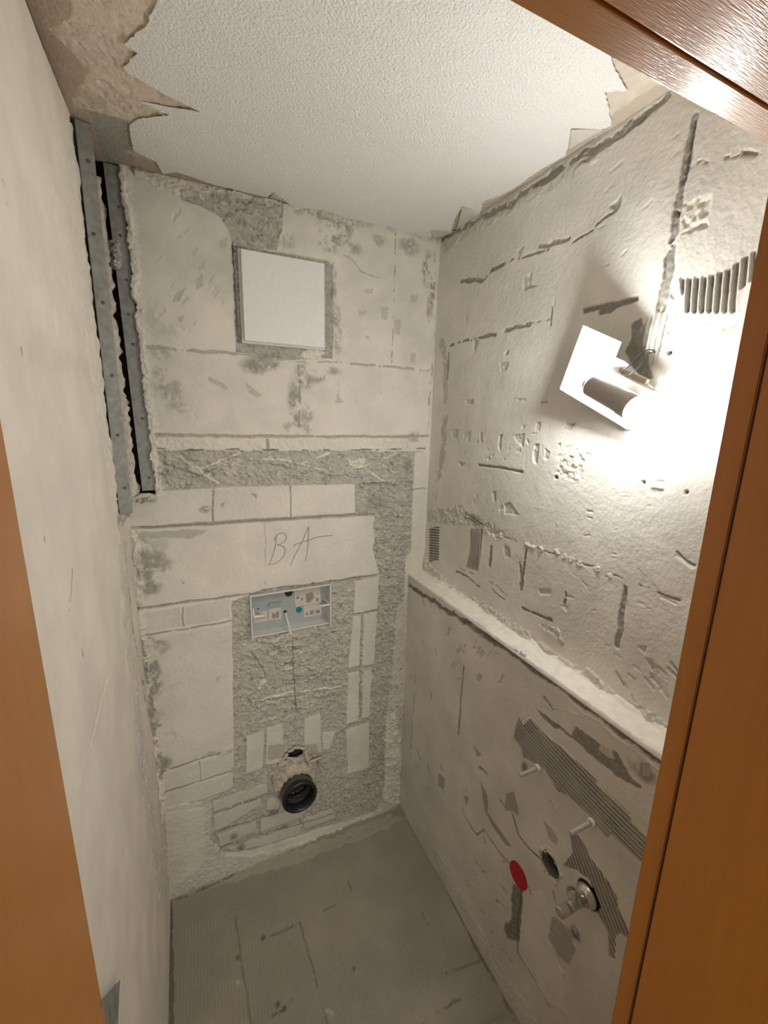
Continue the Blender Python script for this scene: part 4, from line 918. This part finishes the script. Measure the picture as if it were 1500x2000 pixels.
# black drain pipe with rubber lip
def drain():
    c = Vector((C1[0], D, C1[2])); n = (0, -1, 0)
    e = empty('drain_pipe', c, 'black plastic toilet drain pipe sticking out low on the back wall', 'pipe')
    bm = bmesh.new()
    lathe(bm, c, n, [(-.14, .052), (-.02, .060), (.0, .062), (.022, .063), (.030, .066), (.052, .067), (.058, .0665), (.058, .060), (.050, .059), (.03, .057), (-.02, .056), (-.13, .048)], 64, cap0=False, cap1=False)
    bm.faces.new([v for v in bm.verts[:64]][::-1])
    link('pipe_body', bm, M_greyp, e, smooth=True)
    bm = bmesh.new(); prof = [(.044, .0665), (.052, .0705), (.060, .0725), (.068, .0725), (.073, .069), (.073, .063), (.066, .058), (.050, .0545), (.042, .052), (.038, .0545), (.045, .060), (.044, .0665)]
    lathe(bm, c, n, prof, 64, False, False); link('seal_lip', bm, M_black, e, smooth=True)
    bm = bmesh.new(); lathe(bm, c, n, [(.010, .0565), (.012, .050), (.006, .047), (.0, .050), (-.004, .0565)], 64, False, False); link('inner_seal', bm, M_black, e, smooth=True)
drain()
# foam collar over the pipe, and the broken-out niche above it
bm = bmesh.new(); r = random.Random(14)
cx_, cz_ = C1[0], C1[2]
n_ = 44; inner = []; outer = []
prev = None
for i in range(n_+1):
    a = math.radians(12+156*i/n_); jag = 1+.07*math.sin(a*7+1)+.04*math.sin(a*17)
    ro = (.094+.014*math.sin(a)**6)*jag if 40 < math.degrees(a) < 140 else .088*jag
    p = [Vector((cx_+math.cos(a)*rr, D-y, cz_+math.sin(a)*rr*.95)) for rr, y in ((.0645, -.03), (.065, .012), (.070, .020+.003*math.sin(i)), (ro*.92, .010+.003*math.cos(i*1.7)), (ro, -.006))]
    row = [bm.verts.new(q) for q in p]
    if prev:
        for k in range(4): bm.faces.new((prev[k], prev[k+1], row[k+1], row[k]))
    prev = row
o = FC = link('foam_collar', bm, M_putty, smooth=True); tag(o, 'cream foam and mortar collar packed over the black drain pipe', 'foam collar')
bm = bmesh.new()
for q in ([(505, 0)],): pass
for s0, s1, r0 in (((545, 1494), (562, 1472), .007), ((562, 1470), (578, 1459), .006), ((578, 1459), (595, 1462), .007), ((596, 1466), (602, 1486), .008), ((600, 1490), (628, 1478), .006), ((545, 1496), (560, 1487), .009), ((600, 1496), (612, 1492), .009)):
    a = V3(s0, 1, D-.004); b = V3(s1, 1, D-.006); pts_ = [a.lerp(b, t/6)+Vector((r.uniform(-1, 1)*.002, r.uniform(-1, 1)*.002, r.uniform(-1, 1)*.002)) for t in range(7)]
    tube(bm, pts_, [r0*(.75+.3*r.random()) for _ in pts_], 10)
link('mortar_rim', bm, M_putty, FC, smooth=True)
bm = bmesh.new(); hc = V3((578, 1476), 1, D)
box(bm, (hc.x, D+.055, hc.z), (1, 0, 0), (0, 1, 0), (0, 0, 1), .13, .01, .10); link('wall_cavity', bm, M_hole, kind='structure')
# two stub pins beside the pipe
def pin(p0, p1, lab):
    a = V3(p0, 1, D+.01); b = V3(p1, 1, D-.045); e = empty('threaded_pin', V3(p0, 1, D), lab, 'pin', None)
    bm = bmesh.new(); tube(bm, [a, a.lerp(b, .95), b], [.0052, .0052, .0044], 16); link('sleeve', bm, M_nylon if 0 else mat_pin, e, smooth=True)
    d = (b-a).normalized(); bm = bmesh.new(); lathe(bm, b-d*.002, d, [(0, .0068), (.005, .0068), (.006, .004), (.003, .0035)], 16); link('end_cap', bm, M_zinc, e)
mat_pin = mat('grey_pin', (.50, .45, .37), .5, noise=.15, nscale=80)
pin((531, 1510), (540, 1544), 'grey stub pin poking from the wall left of the black drain pipe')
pin((619, 1484), (631, 1510), 'grey stub pin poking from the wall right of the black drain pipe')

# pencilled letters on the large block
bm = bmesh.new()
def stroke(L_, r_=.0011):
    tube(bm, smooth_path([V3(p, 1, D-.0008) for p in L_], 5), r_, 6)
stroke([(540, 1045), (537, 1070), (530, 1092), (524, 1105)])
stroke([(534, 1056), (541, 1045), (551, 1041), (559, 1046), (557, 1056), (547, 1063), (541, 1065)])
stroke([(541, 1065), (551, 1066), (557, 1075), (553, 1088), (540, 1099), (528, 1103)])
stroke([(567, 1105), (576, 1084), (590, 1058), (601, 1033), (603, 1029)])
stroke([(603, 1029), (602, 1050), (601, 1070), (597, 1096)])
stroke([(573, 1068), (578, 1063), (600, 1056), (625, 1048), (648, 1046)])
pc = link('pencil_letters', bm, M_pencil); tag(pc, 'pencilled letters BA on the large pale block in the back wall', 'writing')

# ================================================================ THINGS ON THE LOWER RIGHT WALL
def bolt(px, L_, lab):
    c = V3(px, 0, BL); e = empty('wall_bolt', c, lab, 'bolt', None); n = Vector((-1, 0, 0))
    bm = bmesh.new(); lathe(bm, c-n*.006, n, [(0, .0085), (.006, .0085), (.0075, .0105), (.013, .0105), (.0145, .008)], 24); link('plug', bm, M_nylon, e)
    bm = bmesh.new(); prof = []
    k = int(L_/.0016)
    for i in range(k): prof += [(.012+i*.0016, .0048), (.012+i*.0016+.0008, .0056)]
    prof.append((.012+L_, .0050)); lathe(bm, c, n, prof, 18); link('threaded_rod', bm, M_zinc, e)
bolt((1052, 1499), .056, 'zinc wall bolt with white plug nearer the back wall, above the red cap')
bolt((1157, 1605), .060, 'zinc wall bolt with white plug nearer the door frame, above the chrome valve')

def red_cap():
    c = V3((1013, 1709), 0, BL); e = empty('pipe_cap', c, 'flat red round cap on the lower right wall above a raked channel', 'cap')
    bm = bmesh.new(); prof = [(-.004, .0385), (.0015, .0385), (.003, .0375), (.0035, .035), (.0035, .002)]
    lathe(bm, c, (-1, 0, 0), prof, 56, sx=.96); link('disc', bm, M_red, e)
    bm = bmesh.new(); lathe(bm, c+Vector((-.0034, 0, 0)), (-1, 0, 0), [(0, .014), (.0008, .0135), (.0008, .012)], 40); link('centre_boss', bm, M_red, e)
red_cap()

def waste_hole():
    c = V3((1074, 1690), 0, BL); e = empty('waste_pipe', c, 'open dark waste pipe set back in a hole left of the chrome valve', 'pipe')
    bm = bmesh.new(); n = (1, 0, 0)
    lathe(bm, c+Vector((.004, 0, 0)), n, [(.06, .018), (.012, .020), (.006, .023), (.0, .0285), (.0, .0315), (.05, .0325)], 40, True, False); link('pipe_socket', bm, M_greyp, e, smooth=True)
    bm = bmesh.new(); prev = None; r = random.Random(4)
    for i in range(49):
        a = 2*math.pi*i/48; j = 1+.18*math.sin(a*5)+.1*math.sin(a*11+1)
        row = [bm.verts.new(c+Vector((x, math.cos(a)*rr, math.sin(a)*rr))) for x, rr in ((.03, .0325), (.004, .032), (-.0025, .0345), (-.002, .0375*j), (.003, .041*j))]
        if prev:
            for k in range(4): bm.faces.new((prev[k], prev[k+1], row[k+1], row[k]))
        prev = row
    bmesh.ops.remove_doubles(bm, verts=bm.verts, dist=1e-6)
    link('plaster_rim', bm, M_rubble, e, smooth=True)
waste_hole()

def valve():
    c = V3((1148, 1748), 0, BL); e = empty('angle_valve', c, 'chrome angle valve with round rosette on the lower right wall', 'valve'); n = Vector((-1, 0, 0))
    bm = bmesh.new(); lathe(bm, c+n*(-.002), n, [(-.03, .031), (-.004, .031), (.0, .030)], 40, True, True); link('dark_gap', bm, M_hole, e)
    bm = bmesh.new(); lathe(bm, c+n*.0, n, [(0, .027), (.003, .0285), (.008, .027), (.016, .021), (.020, .018)], 48); link('rosette', bm, M_chrome, e, smooth=True)
    bm = bmesh.new(); lathe(bm, c+n*.018, n, [(0, .0115), (.014, .0115), (.014, .0145), (.020, .0145), (.022, .013), (.044, .013), (.046, .011)], 32); link('valve_body', bm, M_chrome, e, smooth=False)
    bm = bmesh.new(); lathe(bm, c+n*.064, n, [(0, .0085), (.006, .0085), (.006, .0135), (.010, .0145), (.030, .0135), (.033, .011), (.034, .004)], 8); link('handle', bm, M_chrome, e)
    d = Vector((0, .35, 1)).normalized(); bm = bmesh.new(); lathe(bm, c+n*.050+d*.010, d, [(0, .0095), (.012, .0095), (.012, .0125), (.024, .0125), (.024, .009), (.016, .008)], 24); link('outlet', bm, M_chrome, e)
valve()

# torn scrap of metal mesh bead at the foot of the left wall
bm = bmesh.new(); o3 = [V3(p, 0, -A+.006) for p in ((233, 1915), (200, 1950), (203, 2050), (226, 2050), (229, 1990), (231, 1940))]
prism(bm, o3, (1, 0, 0), .0015)
for p_ in ((224, 1930), (216, 1975)):
    lathe(bm, V3(p_, 0, -A+.0078), (1, 0, 0), [(0, .006), (.0008, .005)], 14)
o = link('metal_bead_scrap', bm, M_steel); tag(o, 'torn grey metal bead scrap at the foot of the left wall by the door jamb', 'metal scrap')

# ================================================================ LAMP ON THE RIGHT WALL
def lamp():
    XP = .872
    XD = dict(TL=.850, BL=.850, BR=.886, TR=.870, N1=.868, N2=.872, R2=.890)
    q = {k: V3(v, 0, XD[k]) for k, v in dict(TL=(1140, 635), BL=(1094, 760), BR=(1224, 838), TR=(1215, 668), N1=(1203, 698), N2=(1222, 706), R2=(1283, 764)).items()}
    c = (q['BL']+q['BR']+q['TL'])/3
    e = empty('wall_lamp', V3((1180, 740), 0, B), 'bare lit bulb in a grey holder on a crooked white metal plate', 'lamp')
    bm = bmesh.new(); prism(bm, [q[k] for k in ('TL', 'BL', 'BR', 'R2', 'N2', 'N1', 'TR')], (-1, 0, 0), .0016, bev=.0004)
    # turned-in rim along the long lower edge and the left edge
    a, b = q['BL'], q['BR']; d = (b-a).normalized(); up = Vector((1, 0, 0)).cross(d).normalized()
    box(bm, (a+b)/2+Vector((.008, 0, 0)), d, (1, 0, 0), up, (b-a).length, .016, .0016)
    a, b = q['TL'], q['BL']; d2 = (b-a).normalized(); box(bm, (a+b)/2+Vector((.008, 0, 0)), d2, (1, 0, 0), d2.cross(Vector((1, 0, 0))), (b-a).length, .016, .0016)
    link('mounting_plate', bm, M_sheet, e)
    n = Vector((-1, 0, 0))
    hx = .818
    p0 = V3((1152, 752), 0, hx); p1 = V3((1236, 797), 0, hx); ax = (p1-p0).normalized(); L_ = (p1-p0).length
    x, y, _ = frame(ax, (1, 0, 0))
    bm = bmesh.new(); lathe(bm, p0, ax, [(0, .018), (.004, .0215), (L_*.8, .0225), (L_*.8, .0240), (L_, .0245), (L_+.0005, .0205), (L_-.02, .0195)], 44, ref=(1, 0, 0), cap1=True)
    box(bm, p0.lerp(p1, .42)+Vector((.018, 0, 0)), ax, (1, 0, 0), ax.cross(Vector((1, 0, 0))), L_*.8, .034, .028, .003)
    link('lamp_holder', bm, M_holder, e)
    bm = bmesh.new(); lathe(bm, p0-ax*.014, ax, [(0, .009), (.003, .0115), (.014, .0115)], 24); link('holder_stub', bm, M_holder, e)
    # pale terminal block alongside
    t0 = V3((1178, 722), 0, .852); t1 = V3((1276, 772), 0, .852); at_ = (t1-t0).normalized()
    bm = bmesh.new(); box(bm, (t0+t1)/2, at_, (1, 0, 0), at_.cross(Vector((1, 0, 0))), (t1-t0).length, .022, .018, .0015)
    t0b = V3((1212, 722), 0, .862); t1b = V3((1262, 750), 0, .862)
    box(bm, (t0b+t1b)/2, at_, (1, 0, 0), at_.cross(Vector((1, 0, 0))), (t1b-t0b).length, .010, .016, .001)
    link('terminal_block', bm, M_block2, e)
    # wires
    for path in ([((1214, 736), .852), ((1219, 722), .850), ((1232, 712), .85), ((1245, 696), .86), ((1262, 684), .885), ((1276, 684), .905), ((1279, 692), .912)],
                 [((1218, 738), .852), ((1236, 728), .845), ((1252, 712), .85), ((1260, 698), .865), ((1266, 689), .89), ((1274, 690), .91)]):
        bm = bmesh.new(); tube(bm, smooth_path([V3(p, 0, xx) for p, xx in path], 6), .0011, 8); link('wire', bm, M_wire, e, smooth=True)
    bm = bmesh.new(); bmesh.ops.create_icosphere(bm, subdivisions=2, radius=.006, matrix=Matrix.Translation(V3((1264, 757), 0, .862)) @ Matrix.Diagonal((1, .8, 1.3, 1))); link('wire_cap', bm, M_nylon, e, smooth=True)
    # candle bulb
    b0 = p1-ax*.006
    bm = bmesh.new(); lathe(bm, b0, ax, [(0, .013), (.005, .0135)], 32); link('bulb_collar', bm, M_nylon, e)
    bm = bmesh.new(); prof = [(.004, .013), (.012, .0150), (.022, .0172), (.034, .0180), (.046, .0170), (.058, .0140), (.068, .0100), (.077, .0055), (.083, .0022), (.085, .0004)]
    lathe(bm, b0, ax, prof, 32); link('bulb', bm, M_bulb, e, smooth=True, label='glowing white candle bulb')
    # second, short bulb at the other end of the double-ended holder, between holder and plate
    c2 = V3((1146, 728), 0, .826); a2 = -ax
    bm = bmesh.new(); prof = [(-.004, .009), (.0, .0125), (.010, .0145), (.020, .0135), (.028, .0095), (.033, .004), (.0345, .0006)]
    lathe(bm, c2, a2, prof, 28); link('bulb', bm, M_bulb2, e, smooth=True, label='short glowing bulb at the plate end of the holder')
lamp()
